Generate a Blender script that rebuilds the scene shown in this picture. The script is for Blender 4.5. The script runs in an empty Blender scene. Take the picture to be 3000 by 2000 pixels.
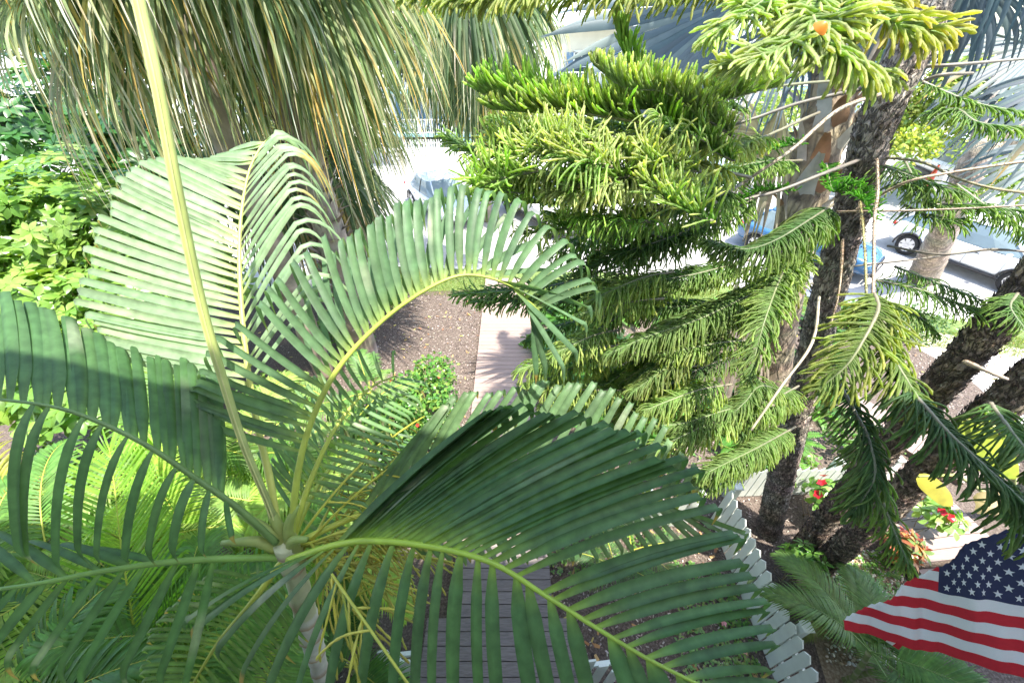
import bpy, bmesh, math, random
import numpy as np
from math import radians as R
from mathutils import Vector
random.seed(7); rng = np.random.default_rng(7)
scn = bpy.context.scene
# ---------------------------------------------------------------- camera, sky, sun, exposure
F = 1122.0; PITCH = R(38.7); H = 6.15
SP, CP = math.sin(PITCH), math.cos(PITCH)
cam = bpy.data.objects.new('camera', bpy.data.cameras.new('camera')); scn.collection.objects.link(cam)
cam.location = (0, 0, H); cam.rotation_euler = (R(90) - PITCH, 0, 0)
cam.data.sensor_width = 36; cam.data.lens = F / 3000 * 36; cam.data.clip_start = 0.02; cam.data.clip_end = 2000
cam.data.dof.use_dof = True; cam.data.dof.focus_distance = 4.6; cam.data.dof.aperture_fstop = 5.6
scn.camera = cam
SUN = Vector((0.24, -0.25, 1)).normalized()
elev = math.asin(SUN.z); azi = math.atan2(SUN.x, SUN.y)
w = bpy.data.worlds.new('World'); scn.world = w; w.use_nodes = True
wn = w.node_tree; sk = wn.nodes.new('ShaderNodeTexSky'); sk.sky_type = 'NISHITA'; sk.sun_disc = False
sk.sun_elevation = elev; sk.sun_rotation = azi; sk.dust_density = 1.5
bg = wn.nodes['Background']; wn.links.new(sk.outputs[0], bg.inputs[0]); bg.inputs[1].default_value = 0.15
ld = bpy.data.lights.new('sun', 'SUN'); ld.energy = 3.1; ld.angle = R(0.55); ld.color = (1, 0.95, 0.86)
lo = bpy.data.objects.new('sun', ld); scn.collection.objects.link(lo)
lo.rotation_euler = SUN.to_track_quat('Z', 'Y').to_euler()
scn.view_settings.view_transform = 'Standard'; scn.view_settings.look = 'None'
scn.view_settings.exposure = 2.22; scn.view_settings.gamma = 1
scn.cycles.max_bounces = 7; scn.cycles.transmission_bounces = 4; scn.cycles.diffuse_bounces = 4
scn.cycles.use_denoising = True

# ---------------------------------------------------------------- helpers
A = np.array
def P(px, py, d):
    x = (px - 1500) / F; k = (py - 1000) / F
    return A([x * d, d * (CP - k * SP), H - d * (SP + k * CP)])
def G(px, py, z=0.0):
    k = (py - 1000) / F
    return P(px, py, (H - z) / (SP + k * CP))
def nz(v):
    v = np.asarray(v, float); return v / (np.linalg.norm(v, axis=-1, keepdims=True) + 1e-9)
def spline(pts, n):
    pts = np.asarray(pts, float)
    if len(pts) < 3: return np.array([pts[0] + (pts[-1] - pts[0]) * t for t in np.linspace(0, 1, n)])
    seg = np.r_[0, np.cumsum(np.linalg.norm(np.diff(pts, axis=0), axis=1))]; seg /= seg[-1]
    ext = np.vstack([2 * pts[0] - pts[1], pts, 2 * pts[-1] - pts[-2]])
    out = []
    for t in np.linspace(0, 1, n):
        i = min(np.searchsorted(seg, t, side='right') - 1, len(pts) - 2); i = max(i, 0)
        u = (t - seg[i]) / max(seg[i + 1] - seg[i], 1e-9)
        p0, p1, p2, p3 = ext[i:i + 4]
        out.append(0.5 * ((2 * p1) + (-p0 + p2) * u + (2 * p0 - 5 * p1 + 4 * p2 - p3) * u * u + (-p0 + 3 * p1 - 3 * p2 + p3) * u ** 3))
    return np.array(out)
def at(curve, t):
    f = t * (len(curve) - 1); i = min(int(f), len(curve) - 2); u = f - i
    return curve[i] * (1 - u) + curve[i + 1] * u
def tang(curve, t):
    i = min(int(t * (len(curve) - 1)), len(curve) - 2); return nz(curve[i + 1] - curve[i])
def mix(a, b, t): return tuple(a[i] * (1 - t) + b[i] * t for i in range(3))
def jit(c, s=0.12):
    k = 1 + random.uniform(-s, s); return tuple(max(0, x * k * (1 + random.uniform(-s, s) * .35)) for x in c)

class MB:
    def __init__(s): s.v = []; s.f = []; s.c = []; s.m = []; s.n = 0; s.mi = 0
    def add(s, vs, fs, col=(1, 1, 1)):
        vs = np.asarray(vs, float); k = len(vs)
        s.v.append(vs)
        c = np.asarray(col, float)
        if c.ndim == 1: c = np.tile(c, (k, 1))
        s.c.append(c); b = s.n
        s.f.extend([tuple(i + b for i in f) for f in fs]); s.m.extend([s.mi] * len(fs)); s.n += k
    def box(s, c, size, rz=0, col=(1, 1, 1), tilt=None, bev=0.0):
        hx, hy, hz = [q / 2 for q in size]
        if bev > 0:
            b = min(bev, hx * .9, hy * .9, hz * .9); vs = []
            for sz in (-1, 1):
                for (ix, iy, iz) in ((b, b, 0), (0, 0, b)) if sz < 0 else ((0, 0, b), (b, b, 0)):
                    for sx, sy in ((-1, -1), (1, -1), (1, 1), (-1, 1)):
                        vs.append((sx * (hx - ix), sy * (hy - iy), sz * (hz - iz)))
            fs = [(3, 2, 1, 0)] + [(r * 4 + i, r * 4 + (i + 1) % 4, r * 4 + 4 + (i + 1) % 4, r * 4 + 4 + i) for r in range(3) for i in range(4)] + [(12, 13, 14, 15)]
        else:
            vs = [(sx * hx, sy * hy, sz * hz) for sz in (-1, 1) for sx, sy in ((-1, -1), (1, -1), (1, 1), (-1, 1))]
            fs = [(3, 2, 1, 0), (0, 1, 5, 4), (1, 2, 6, 5), (2, 3, 7, 6), (3, 0, 4, 7), (4, 5, 6, 7)]
        vs = A(vs)
        if tilt is not None: vs = vs @ A(tilt.to_matrix()).T
        cz, sz_ = math.cos(rz), math.sin(rz)
        vs = vs @ A([[cz, -sz_, 0], [sz_, cz, 0], [0, 0, 1]]).T + A(c)
        s.add(vs, fs, col)
    def prism(s, poly, z0, z1, M=None, col=(1, 1, 1)):
        n = len(poly); vs = A([(p[0], p[1], z0) for p in poly] + [(p[0], p[1], z1) for p in poly])
        fs = [tuple(range(n - 1, -1, -1)), tuple(range(n, 2 * n))] + [(i, (i + 1) % n, n + (i + 1) % n, n + i) for i in range(n)]
        if M is not None: vs = np.array([M(v) for v in vs])
        s.add(vs, fs, col)
    def tube(s, pts, rad, ns=6, col=(1, 1, 1), rough=0, cap=True):
        pts = np.asarray(pts, float); n = len(pts); rad = np.broadcast_to(rad, (n,)) if np.ndim(rad) < 1 else np.asarray(rad)
        T = nz(np.gradient(pts, axis=0)); ref = A([0, 0, 1.]) if abs(T[0][2]) < .9 else A([1., 0, 0])
        U = nz(np.cross(T[0], ref)); vs = []
        ang = np.arange(ns) * 2 * math.pi / ns
        for i in range(n):
            U = nz(U - T[i] * np.dot(U, T[i])); W = np.cross(T[i], U)
            rr = rad[i] * (1 + (rough * (rng.random(ns) - .5) * 2 if rough else 0))
            vs.append(pts[i] + (np.cos(ang) * rr)[:, None] * U + (np.sin(ang) * rr)[:, None] * W)
        vs = np.vstack(vs)
        fs = [(i * ns + j, i * ns + (j + 1) % ns, (i + 1) * ns + (j + 1) % ns, (i + 1) * ns + j) for i in range(n - 1) for j in range(ns)]
        if cap: fs += [tuple(range(ns - 1, -1, -1)), tuple(range((n - 1) * ns, n * ns))]
        c = np.asarray(col, float)
        if c.ndim == 2: c = np.repeat(c, ns, axis=0)
        s.add(vs, fs, c)
    def ribbon(s, pts, side, wid, fold=0.25, col=(1, 1, 1), mid=0):
        """a leaf blade: mid rib and two halves raised or lowered by fold"""
        pts = np.asarray(pts, float); n = len(pts); T = nz(np.gradient(pts, axis=0))
        S = np.asarray(side, float); S = np.tile(S, (n, 1)) if S.ndim == 1 else S
        S = nz(S - T * np.sum(S * T, axis=1, keepdims=True)); N = np.cross(S, T)
        w2 = (np.asarray(wid) / 2)[:, None]
        L = pts - S * w2 + N * w2 * fold; Rr = pts + S * w2 + N * w2 * fold
        vs = np.stack([L, pts, Rr], axis=1).reshape(-1, 3)
        fs = []
        for i in range(n - 1):
            a = i * 3; fs += [(a, a + 1, a + 4, a + 3), (a + 1, a + 2, a + 5, a + 4)]
        c = np.asarray(col, float)
        if c.ndim == 2:
            c = np.repeat(c, 3, axis=0)
            if mid: c[1::3] = c[1::3] * (1 + mid)
        s.add(vs, fs, c)
    def build(s, name, mats, parent=None, smooth=True, loc=None):
        me = bpy.data.meshes.new(name)
        V = np.vstack(s.v)
        if loc is not None: V = V - A(loc)
        me.from_pydata(V.tolist(), [], s.f)
        at_ = me.color_attributes.new('Col', 'FLOAT_COLOR', 'POINT')
        C = np.vstack(s.c); at_.data.foreach_set('color', np.hstack([C, np.ones((len(C), 1))]).ravel())
        if not isinstance(mats, (list, tuple)): mats = [mats]
        for m in mats: me.materials.append(m)
        if len(mats) > 1: me.polygons.foreach_set('material_index', s.m)
        if smooth: me.polygons.foreach_set('use_smooth', [True] * len(me.polygons))
        me.update()
        o = bpy.data.objects.new(name, me); scn.collection.objects.link(o)
        if loc is not None: o.location = loc
        if parent is not None: o.parent = parent
        return o
def tag(o, label=None, cat=None, group=None, kind=None):
    if label: o['label'] = label
    if cat: o['category'] = cat
    if group: o['group'] = group
    if kind: o['kind'] = kind
    return o
def thing(name, label, cat, group=None, loc=(0, 0, 0), rz=0):
    o = bpy.data.objects.new(name, None); scn.collection.objects.link(o); o.location = loc; o.rotation_euler = (0, 0, rz)
    o.empty_display_size = .2
    return tag(o, label, cat, group)
def copy_tree(o, parent=None):
    c = o.copy(); scn.collection.objects.link(c); c.parent = parent
    for ch in [q for q in KIDS.get(o.name, [])]: copy_tree(ch, c)
    return c
KIDS = {}
def kids_index():
    KIDS.clear()
    for q in scn.objects:
        if q.parent: KIDS.setdefault(q.parent.name, []).append(q)

# ---------------------------------------------------------------- materials
def nodes(name):
    m = bpy.data.materials.new(name); m.use_nodes = True; nt = m.node_tree
    return m, nt, nt.nodes['Principled BSDF'], nt.nodes['Material Output']
def N(nt, t, **k):
    n = nt.nodes.new(t)
    for a, b in k.items(): setattr(n, a, b)
    return n
def noisecol(nt, base, amt, scale, coord='Object', detail=4):
    """multiply a colour socket by noise"""
    tc = N(nt, 'ShaderNodeTexCoord'); nn = N(nt, 'ShaderNodeTexNoise'); nn.inputs['Scale'].default_value = scale; nn.inputs['Detail'].default_value = detail
    nt.links.new(tc.outputs[coord], nn.inputs['Vector'])
    mr = N(nt, 'ShaderNodeMapRange'); mr.inputs[1].default_value = .3; mr.inputs[2].default_value = .7
    mr.inputs[3].default_value = 1 - amt; mr.inputs[4].default_value = 1 + amt; nt.links.new(nn.outputs[0], mr.inputs[0])
    mx = N(nt, 'ShaderNodeMix', data_type='RGBA', blend_type='MULTIPLY'); mx.inputs[0].default_value = 1
    nt.links.new(base, mx.inputs[6]); cc = N(nt, 'ShaderNodeCombineColor')
    for i in range(3): nt.links.new(mr.outputs[0], cc.inputs[i])
    nt.links.new(cc.outputs[0], mx.inputs[7]); return mx.outputs[2], nn
def leafmat(name, rough=.42, trans=.35, amt=.22, scale=9, tcol=(1.25, 1.35, .45), spec=.45, bump=0):
    m, nt, b, out = nodes(name)
    at_ = N(nt, 'ShaderNodeAttribute', attribute_name='Col')
    col, nn = noisecol(nt, at_.outputs['Color'], amt, scale)
    nt.links.new(col, b.inputs['Base Color']); b.inputs['Roughness'].default_value = rough; b.inputs['Specular IOR Level'].default_value = spec
    tr = N(nt, 'ShaderNodeBsdfTranslucent'); mx = N(nt, 'ShaderNodeMix', data_type='RGBA', blend_type='MULTIPLY'); mx.inputs[0].default_value = 1
    nt.links.new(col, mx.inputs[6]); mx.inputs[7].default_value = (*[min(2, 2.2 * q) for q in tcol], 1); nt.links.new(mx.outputs[2], tr.inputs[0])
    ms = N(nt, 'ShaderNodeMixShader'); ms.inputs[0].default_value = trans
    nt.links.new(b.outputs[0], ms.inputs[1]); nt.links.new(tr.outputs[0], ms.inputs[2]); nt.links.new(ms.outputs[0], out.inputs[0])
    if bump:
        tc = N(nt, 'ShaderNodeTexCoord'); n2 = N(nt, 'ShaderNodeTexNoise'); n2.inputs['Scale'].default_value = 160; nt.links.new(tc.outputs['Object'], n2.inputs['Vector'])
        bp = N(nt, 'ShaderNodeBump'); bp.inputs['Strength'].default_value = bump; bp.inputs['Distance'].default_value = .004
        nt.links.new(n2.outputs[0], bp.inputs['Height']); nt.links.new(bp.outputs[0], b.inputs['Normal'])
    return m
def plain(name, col, rough=.6, amt=.12, scale=3, bump=0, bscale=40, metal=0, attr=False, stretch=None, bdist=.01):
    m, nt, b, out = nodes(name)
    if attr: base = N(nt, 'ShaderNodeAttribute', attribute_name='Col').outputs['Color']
    else:
        rgb = N(nt, 'ShaderNodeRGB'); rgb.outputs[0].default_value = (*col, 1); base = rgb.outputs[0]
    c, nn = noisecol(nt, base, amt, scale)
    nt.links.new(c, b.inputs['Base Color']); b.inputs['Roughness'].default_value = rough; b.inputs['Metallic'].default_value = metal
    if bump:
        tc = N(nt, 'ShaderNodeTexCoord'); mp = N(nt, 'ShaderNodeMapping')
        if stretch: mp.inputs['Scale'].default_value = stretch
        n2 = N(nt, 'ShaderNodeTexNoise'); n2.inputs['Scale'].default_value = bscale; n2.inputs['Detail'].default_value = 6
        nt.links.new(tc.outputs['Object'], mp.inputs[0]); nt.links.new(mp.outputs[0], n2.inputs['Vector'])
        bp = N(nt, 'ShaderNodeBump'); bp.inputs['Strength'].default_value = bump; bp.inputs['Distance'].default_value = bdist
        nt.links.new(n2.outputs[0], bp.inputs['Height']); nt.links.new(bp.outputs[0], b.inputs['Normal'])
    return m
M_PALM = leafmat('palm_leaf', .47, .34, .24, 22, spec=.32)
M_FAN = leafmat('fan_palm_leaf', .6, .34, .25, 6, (1.25, 1.2, .5), .22)
M_PINE = leafmat('pine_needles', .55, .5, .25, 40, (1.1, 1.3, .4), .3, .8)
M_SILVER = leafmat('silver_leaf', .5, .12, .12, 5, (1, 1, .8), .35)
M_BROAD = leafmat('broad_leaf', .32, .3, .2, 10, (1.2, 1.4, .35), .5)
M_STEM = plain('stem', (0, 0, 0), .5, .15, 12, attr=True)
def barkmat(name, sc, dark=.22, dist=.035):
    m, nt, b, out = nodes(name); at_ = N(nt, 'ShaderNodeAttribute', attribute_name='Col'); tc = N(nt, 'ShaderNodeTexCoord'); mp = N(nt, 'ShaderNodeMapping'); mp.inputs['Scale'].default_value = (1, 1, .45)
    n1 = N(nt, 'ShaderNodeTexNoise'); n1.inputs['Scale'].default_value = sc; n1.inputs['Detail'].default_value = 5; n1.inputs['Distortion'].default_value = .8
    vo = N(nt, 'ShaderNodeTexVoronoi', feature='DISTANCE_TO_EDGE'); vo.inputs['Scale'].default_value = sc * 1.1
    nt.links.new(tc.outputs['Object'], mp.inputs[0]); nt.links.new(mp.outputs[0], n1.inputs['Vector'])
    ad = N(nt, 'ShaderNodeMixRGB'); ad.inputs[0].default_value = .12; nt.links.new(mp.outputs[0], ad.inputs[1]); nt.links.new(n1.outputs['Color'], ad.inputs[2]); nt.links.new(ad.outputs[0], vo.inputs['Vector'])
    r1 = N(nt, 'ShaderNodeMapRange'); r1.inputs[1].default_value = 0; r1.inputs[2].default_value = .16; r1.inputs[3].default_value = dark; r1.inputs[4].default_value = 1.15; nt.links.new(vo.outputs['Distance'], r1.inputs[0])
    r2 = N(nt, 'ShaderNodeMapRange'); r2.inputs[1].default_value = .35; r2.inputs[2].default_value = .65; r2.inputs[3].default_value = .55; r2.inputs[4].default_value = 1.35; nt.links.new(n1.outputs[0], r2.inputs[0])
    mu = N(nt, 'ShaderNodeMath', operation='MULTIPLY'); nt.links.new(r1.outputs[0], mu.inputs[0]); nt.links.new(r2.outputs[0], mu.inputs[1])
    mx = N(nt, 'ShaderNodeVectorMath', operation='SCALE'); nt.links.new(at_.outputs['Color'], mx.inputs[0]); nt.links.new(mu.outputs[0], mx.inputs['Scale']); nt.links.new(mx.outputs[0], b.inputs['Base Color'])
    b.inputs['Roughness'].default_value = .95; bp = N(nt, 'ShaderNodeBump'); bp.inputs['Strength'].default_value = 1; bp.inputs['Distance'].default_value = dist; nt.links.new(mu.outputs[0], bp.inputs['Height']); nt.links.new(bp.outputs[0], b.inputs['Normal']); return m
M_BARK = barkmat('pine_bark', 20, .38); M_PBARK = barkmat('palm_bark', 8, .62, .02); M_SBARK = barkmat('pale_bark', 13, .7, .015)
M_BARK2 = plain('smooth_bark', (0, 0, 0), .85, .3, 5, .6, 18, attr=True, stretch=(1, 1, .35), bdist=.02)
M_WHITE = plain('white_paint', (.72, .73, .70), .5, .05, 4)
M_PICKET = plain('picket_paint', (.62, .66, .60), .55, .1, 3, .15, 60)

# deck boards: brown-grey composite with wood grain
def boardmat(name, c1, c2):
    m, nt, b, out = nodes(name)
    tc = N(nt, 'ShaderNodeTexCoord'); mp = N(nt, 'ShaderNodeMapping'); mp.inputs['Scale'].default_value = (1.2, 14, 14)
    wv = N(nt, 'ShaderNodeTexNoise'); wv.inputs['Scale'].default_value = 5; wv.inputs['Detail'].default_value = 7; wv.inputs['Distortion'].default_value = 1.2
    nt.links.new(tc.outputs['Object'], mp.inputs[0]); nt.links.new(mp.outputs[0], wv.inputs['Vector'])
    cr = N(nt, 'ShaderNodeValToRGB'); cr.color_ramp.elements[0].position = .35; cr.color_ramp.elements[1].position = .65
    cr.color_ramp.elements[0].color = (*c1, 1); cr.color_ramp.elements[1].color = (*c2, 1); nt.links.new(wv.outputs[0], cr.inputs[0])
    at_ = N(nt, 'ShaderNodeAttribute', attribute_name='Col'); mx = N(nt, 'ShaderNodeMix', data_type='RGBA', blend_type='MULTIPLY'); mx.inputs[0].default_value = 1
    nt.links.new(cr.outputs[0], mx.inputs[6]); nt.links.new(at_.outputs['Color'], mx.inputs[7]); nt.links.new(mx.outputs[2], b.inputs['Base Color'])
    b.inputs['Roughness'].default_value = .6
    bp = N(nt, 'ShaderNodeBump'); bp.inputs['Strength'].default_value = .25; bp.inputs['Distance'].default_value = .004
    nt.links.new(wv.outputs[0], bp.inputs['Height']); nt.links.new(bp.outputs[0], b.inputs['Normal']); return m
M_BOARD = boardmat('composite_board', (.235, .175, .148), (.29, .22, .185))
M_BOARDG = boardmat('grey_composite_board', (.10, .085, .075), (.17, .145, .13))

# ground materials
def groundmat(name, cols, scale, bump=.6, rough=.95, vor=0):
    m, nt, b, out = nodes(name)
    tc = N(nt, 'ShaderNodeTexCoord'); nn = N(nt, 'ShaderNodeTexNoise'); nn.inputs['Scale'].default_value = scale; nn.inputs['Detail'].default_value = 9; nn.inputs['Roughness'].default_value = .7
    nt.links.new(tc.outputs['Object'], nn.inputs['Vector']); cr = N(nt, 'ShaderNodeValToRGB'); e = cr.color_ramp.elements
    e[0].position = .3; e[1].position = .7; e[0].color = (*cols[0], 1); e[1].color = (*cols[-1], 1)
    for i, c in enumerate(cols[1:-1]):
        q = e.new(.3 + .4 * (i + 1) / (len(cols) - 1)); q.color = (*c, 1)
    nt.links.new(nn.outputs[0], cr.inputs[0]); nt.links.new(cr.outputs[0], b.inputs['Base Color']); b.inputs['Roughness'].default_value = rough
    bp = N(nt, 'ShaderNodeBump'); bp.inputs['Strength'].default_value = bump; bp.inputs['Distance'].default_value = .03
    nt.links.new(nn.outputs[0], bp.inputs['Height']); nt.links.new(bp.outputs[0], b.inputs['Normal']); return m
M_SOIL = groundmat('soil', [(.05, .035, .026), (.10, .075, .055), (.17, .13, .10)], 9)
M_MULCH = groundmat('mulch', [(.04, .028, .022), (.10, .075, .06), (.22, .18, .15)], 34)
M_ROAD = groundmat('asphalt', [(.30, .29, .27), (.36, .35, .33), (.42, .41, .39)], 3, .1)
M_PAVE = groundmat('pavement', [(.5, .48, .45), (.58, .56, .53), (.64, .62, .58)], 2.2, .1)
M_LAWN = groundmat('lawn', [(.05, .09, .02), (.10, .15, .035), (.20, .22, .08)], 14)
M_GRAVEL = groundmat('gravel', [(.14, .09, .055), (.26, .19, .12), (.42, .35, .26)], 30)

# ---------------------------------------------------------------- setting
def sheet(name, poly, z, mat, sub=0):
    mb = MB(); mb.add([(p[0], p[1], z) for p in poly], [tuple(range(len(poly)))])
    return tag(mb.build(name, mat, smooth=False), kind='structure')
def gz(px, py): g = G(px, py); return (g[0], g[1])
sheet('ground', [(-300, -60), (300, -60), (300, 600), (-300, 600)], 0, M_PAVE)
sheet('garden_bed', [(-14, -2.5), (9, -2.5), (10.5, 6.5), gz(2520, 930), gz(2060, 905), gz(1700, 880), gz(1420, 850), gz(1000, 860), (-14, 11.0)], .006, M_MULCH)
sheet('grass_verge', [gz(3300, 1080), gz(2520, 930), gz(2060, 905), gz(1700, 880), gz(1420, 850), gz(1000, 860), gz(900, 770), gz(1380, 790), gz(1800, 800), gz(2080, 832), gz(2450, 880), gz(3300, 1020)], .012, M_LAWN)
sheet('road', [gz(3350, 990), gz(2450, 862), gz(2080, 822), gz(1800, 790), gz(1380, 780), gz(300, 740), (-120, 22), (-120, 31), gz(1250, 470), gz(1900, 480), gz(2500, 480), (120, 24), (120, 4)], .008, M_ROAD)
sheet('gravel_bed', [gz(2330, 1700), gz(2480, 1590), gz(2600, 1640), gz(2680, 1800), gz(2700, 2000), gz(2420, 2000)], .010, M_GRAVEL)

def chips(name, n, poly_fn, cols, size, label, cat, mat=M_SOIL, flat=.3, zoff=.012):
    mb = MB()
    V = []; Fc = []; C = []
    for i in range(n):
        x, y = poly_fn(); L = random.uniform(.5, 1) * size; Wd = L * random.uniform(.25, .6); a = random.uniform(0, 6.28)
        ca, sa = math.cos(a), math.sin(a); t = random.uniform(-flat, flat); t2 = random.uniform(-flat, flat); z = zoff + random.uniform(0, size * .35)
        b = len(V)
        for (u, v_) in ((-.5, -.4), (.5, -.5), (.45, .5), (-.5, .35)):
            ux, vy = u * L, v_ * Wd; V.append((x + ux * ca - vy * sa, y + ux * sa + vy * ca, z + ux * t + vy * t2))
        Fc.append((b, b + 1, b + 2, b + 3)); c = jit(random.choice(cols), .25); C += [c] * 4
    mb.add(V, Fc, C); o = mb.build(name, mat, smooth=False); tag(o, label, cat, kind='stuff'); return o
M_CHIP = plain('chip', (0, 0, 0), .9, .15, 20, attr=True)
def quadpts(a, b, c, d):
    a, b, c, d = [G(*q)[:2] for q in (a, b, c, d)]
    def f():
        u, v_ = random.random(), random.random(); q = (a * (1 - u) + b * u) * (1 - v_) + (d * (1 - u) + c * u) * v_
        return q
    return f
f1 = quadpts((1060, 860), (1420, 860), (1400, 1500), (900, 1500)); f2 = quadpts((1560, 880), (2500, 930), (2300, 1640), (1570, 1500))
f3 = quadpts((1580, 1450), (2200, 1500), (2300, 2080), (1640, 2080)); f4 = quadpts((2600, 1000), (3000, 1000), (3100, 1500), (2650, 1350)); f5 = quadpts((0, 900), (1060, 900), (1150, 2080), (-300, 2080))
MC = [(.08, .06, .05), (.16, .12, .10), (.28, .23, .19), (.38, .33, .29), (.05, .035, .03)]
chips('mulch_chips', 26000, lambda: random.choice((f1, f1, f2, f2, f3, f4, f5))(), MC, .045, 'brown and grey wood mulch chips covering the planting beds', 'mulch', M_CHIP)
chips('leaf_litter', 700, lambda: random.choice((f1, f2, f3, f4, f5))(), [(.35, .2, .08), (.45, .3, .12), (.28, .14, .07), (.4, .35, .1)], .09, 'dry fallen brown and yellow leaves scattered on the mulch', 'leaf litter', M_CHIP, .5)
# pebbles
mb = MB(); fg = quadpts((2400, 1600), (2620, 1620), (2720, 1950), (2420, 1950))
for i in range(1800):
    x, y = fg(); r = random.uniform(.008, .022); a = random.uniform(0, 3)
    vs = []
    for (z, k) in ((-.4, .7), (.2, 1), (.7, .6)):
        for j in range(6):
            an = j * math.pi / 3; ex, ey = math.cos(an) * r * k * 1.3, math.sin(an) * r * k * .85
            vs.append((x + ex * math.cos(a) - ey * math.sin(a), y + ex * math.sin(a) + ey * math.cos(a), .014 + z * r))
    fs = [(r_ * 6 + j, r_ * 6 + (j + 1) % 6, r_ * 6 + 6 + (j + 1) % 6, r_ * 6 + 6 + j) for r_ in range(2) for j in range(6)] + [(12, 13, 14, 15, 16, 17)]
    mb.add(vs, fs, jit(random.choice([(.45, .36, .25), (.3, .2, .12), (.6, .55, .46), (.25, .2, .15), (.7, .68, .62)]), .15))
tag(mb.build('pebbles', M_CHIP), 'tan and white river pebbles spread beside the pine bases', 'pebbles', kind='stuff')
# grass blades on the verge
mb = MB(); V = []; Fc = []; C = []
fv = quadpts((1100, 790), (2450, 880), (2480, 920), (1050, 858)); fv2 = quadpts((2650, 960), (3000, 990), (3000, 1050), (2650, 1010))
for i in range(26000):
    x, y = (fv if i % 5 else fv2)(); a = random.uniform(0, 6.28); h = random.uniform(.03, .09); l = random.uniform(-.04, .04)
    b = len(V); V += [(x - .006 * math.cos(a), y - .006 * math.sin(a), .012), (x + .006 * math.cos(a), y + .006 * math.sin(a), .012), (x + l, y + random.uniform(-.04, .04), .012 + h)]
    Fc.append((b, b + 1, b + 2)); C += [jit(random.choice([(.12, .2, .035), (.2, .27, .06), (.3, .3, .12)]), .2)] * 3
mb.add(V, Fc, C); tag(mb.build('grass', M_BROAD, smooth=False), 'short yellow-green grass on the verge between beds and street', 'grass', kind='stuff')

# ---------------------------------------------------------------- boardwalks
def boardwalk(name, label, p0, p1, width, mat, pitch=.146, z=.12, skirt=True, w1=None):
    t = thing(name, label, 'boardwalk')
    p0, p1 = A(p0), A(p1); L = np.linalg.norm(p1 - p0); d = (p1 - p0) / L; rz = math.atan2(d[1], d[0]) - math.pi / 2
    n = round(L / pitch); mb = MB()
    for i in range(n):
        c = p0 + d * (i + .5) * pitch; ww = width if w1 is None else width + (w1 - width) * i / max(1, n - 1)
        k = random.uniform(.9, 1.08)
        mb.box((c[0], c[1], z), (ww, pitch - .007, .025), rz, (k, k, k), bev=.003)
    b = mb.build('boards', mat, t, smooth=False)
    mb = MB()
    if skirt:
        for s in (-1, 1):
            c = (p0 + p1) / 2 + A([d[1], -d[0]]) * s * (width / 2 - .05)
            mb = MB(); mb.box((c[0], c[1], z / 2 - .01), (.04, L - .04, z - .01), rz, (.75, .75, .75)); mb.build('joist', mat, t, smooth=False)

    return t
bl0, br0 = G(1411, 924, .12), G(1553, 924, .12); bwW = br0[0] - bl0[0]
cx = (bl0[0] + br0[0]) / 2
yEnd = G(1480, 812, .12)[1]
boardwalk('boardwalk', 'long straight pinkish brown boardwalk running through the garden to the street', (cx, 2.55), (cx, yEnd), bwW, M_BOARD)
yb = G(1450, 1765, .3)[1]
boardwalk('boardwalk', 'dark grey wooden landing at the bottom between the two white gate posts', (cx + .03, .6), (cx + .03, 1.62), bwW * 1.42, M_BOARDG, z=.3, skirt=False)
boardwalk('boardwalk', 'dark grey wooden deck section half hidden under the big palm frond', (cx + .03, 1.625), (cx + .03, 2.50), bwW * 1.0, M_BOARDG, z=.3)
# side deck on the right: sunlit, boards run along x
pA = G(2770, 1630, .35); pB = G(2700, 1420, .35)
boardwalk('boardwalk', 'raised pinkish sunlit deck on the right edge above the flag', (pA[0] + .25, pA[1] - .02), (pA[0] + .1, pB[1] + .25), 1.35, M_BOARD, z=.35)
boardwalk('boardwalk', 'lower step of pinkish boards in front of the sunlit right deck', (pA[0] + .27, pA[1] - .36), (pA[0] + .25, pA[1] - .05), 1.3, M_BOARD, z=.2)
g1 = G(2380, 1140); g2 = G(2520, 1230)
boardwalk('boardwalk', 'narrow side path of boards seen behind the leaning pine trunks', g1[:2] + A([-.3, .55]), g2[:2] + A([1.0, -1.3]), .8, M_BOARD)

# ---------------------------------------------------------------- fences
def fence(label, a, b, h=.94, pitch=.135, pw=.115, col_side=1, post_ends=True, rails=(.25, .62), cat='fence'):
    t = thing('picket_fence', label, cat, 'white picket fences in the garden')
    a, b = A(a[:2]), A(b[:2]); L = np.linalg.norm(b - a); d = (b - a) / L; rz = math.atan2(d[1], d[0]); nrm = A([-d[1], d[0]]) * col_side
    n = int(L / pitch)
    for i in range(n):
        c = a + d * (i + .5) * pitch; hh = h + random.uniform(-.006, .006)
        mb = MB(); w2 = pw / 2; poly = [(-w2, .03), (w2, .03), (w2, hh - .07), (0, hh), (-w2, hh - .07)]
        def Mx(v, c=c): return (c[0] + d[0] * v[0] + nrm[0] * v[2], c[1] + d[1] * v[0] + nrm[1] * v[2], v[1])
        mb.prism(poly, 0, .018, Mx); mb.build('picket', M_PICKET, t, smooth=False)
    for z in rails:
        c = (a + b) / 2 - nrm * .022; mb = MB(); mb.box((c[0], c[1], z), (L, .038, .085), rz); mb.build('rail', M_PICKET, t, smooth=False)
    for k in range(int(L / 1.7) + 2 if post_ends else 0):
        c = a + d * min(L, k * 1.7) - nrm * .09; mb = MB(); mb.box((c[0], c[1], h / 2 + .01), (.09, .09, h + .02), rz); mb.box((c[0], c[1], h + .035), (.12, .12, .03), rz, bev=.01); mb.build('post', M_PICKET, t, smooth=False)
        if k * 1.7 > L: break
    return t
fence('white picket fence running down the lower right beside the pine bases', G(2082, 1520), G(2330, 2140), col_side=-1)
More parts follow.
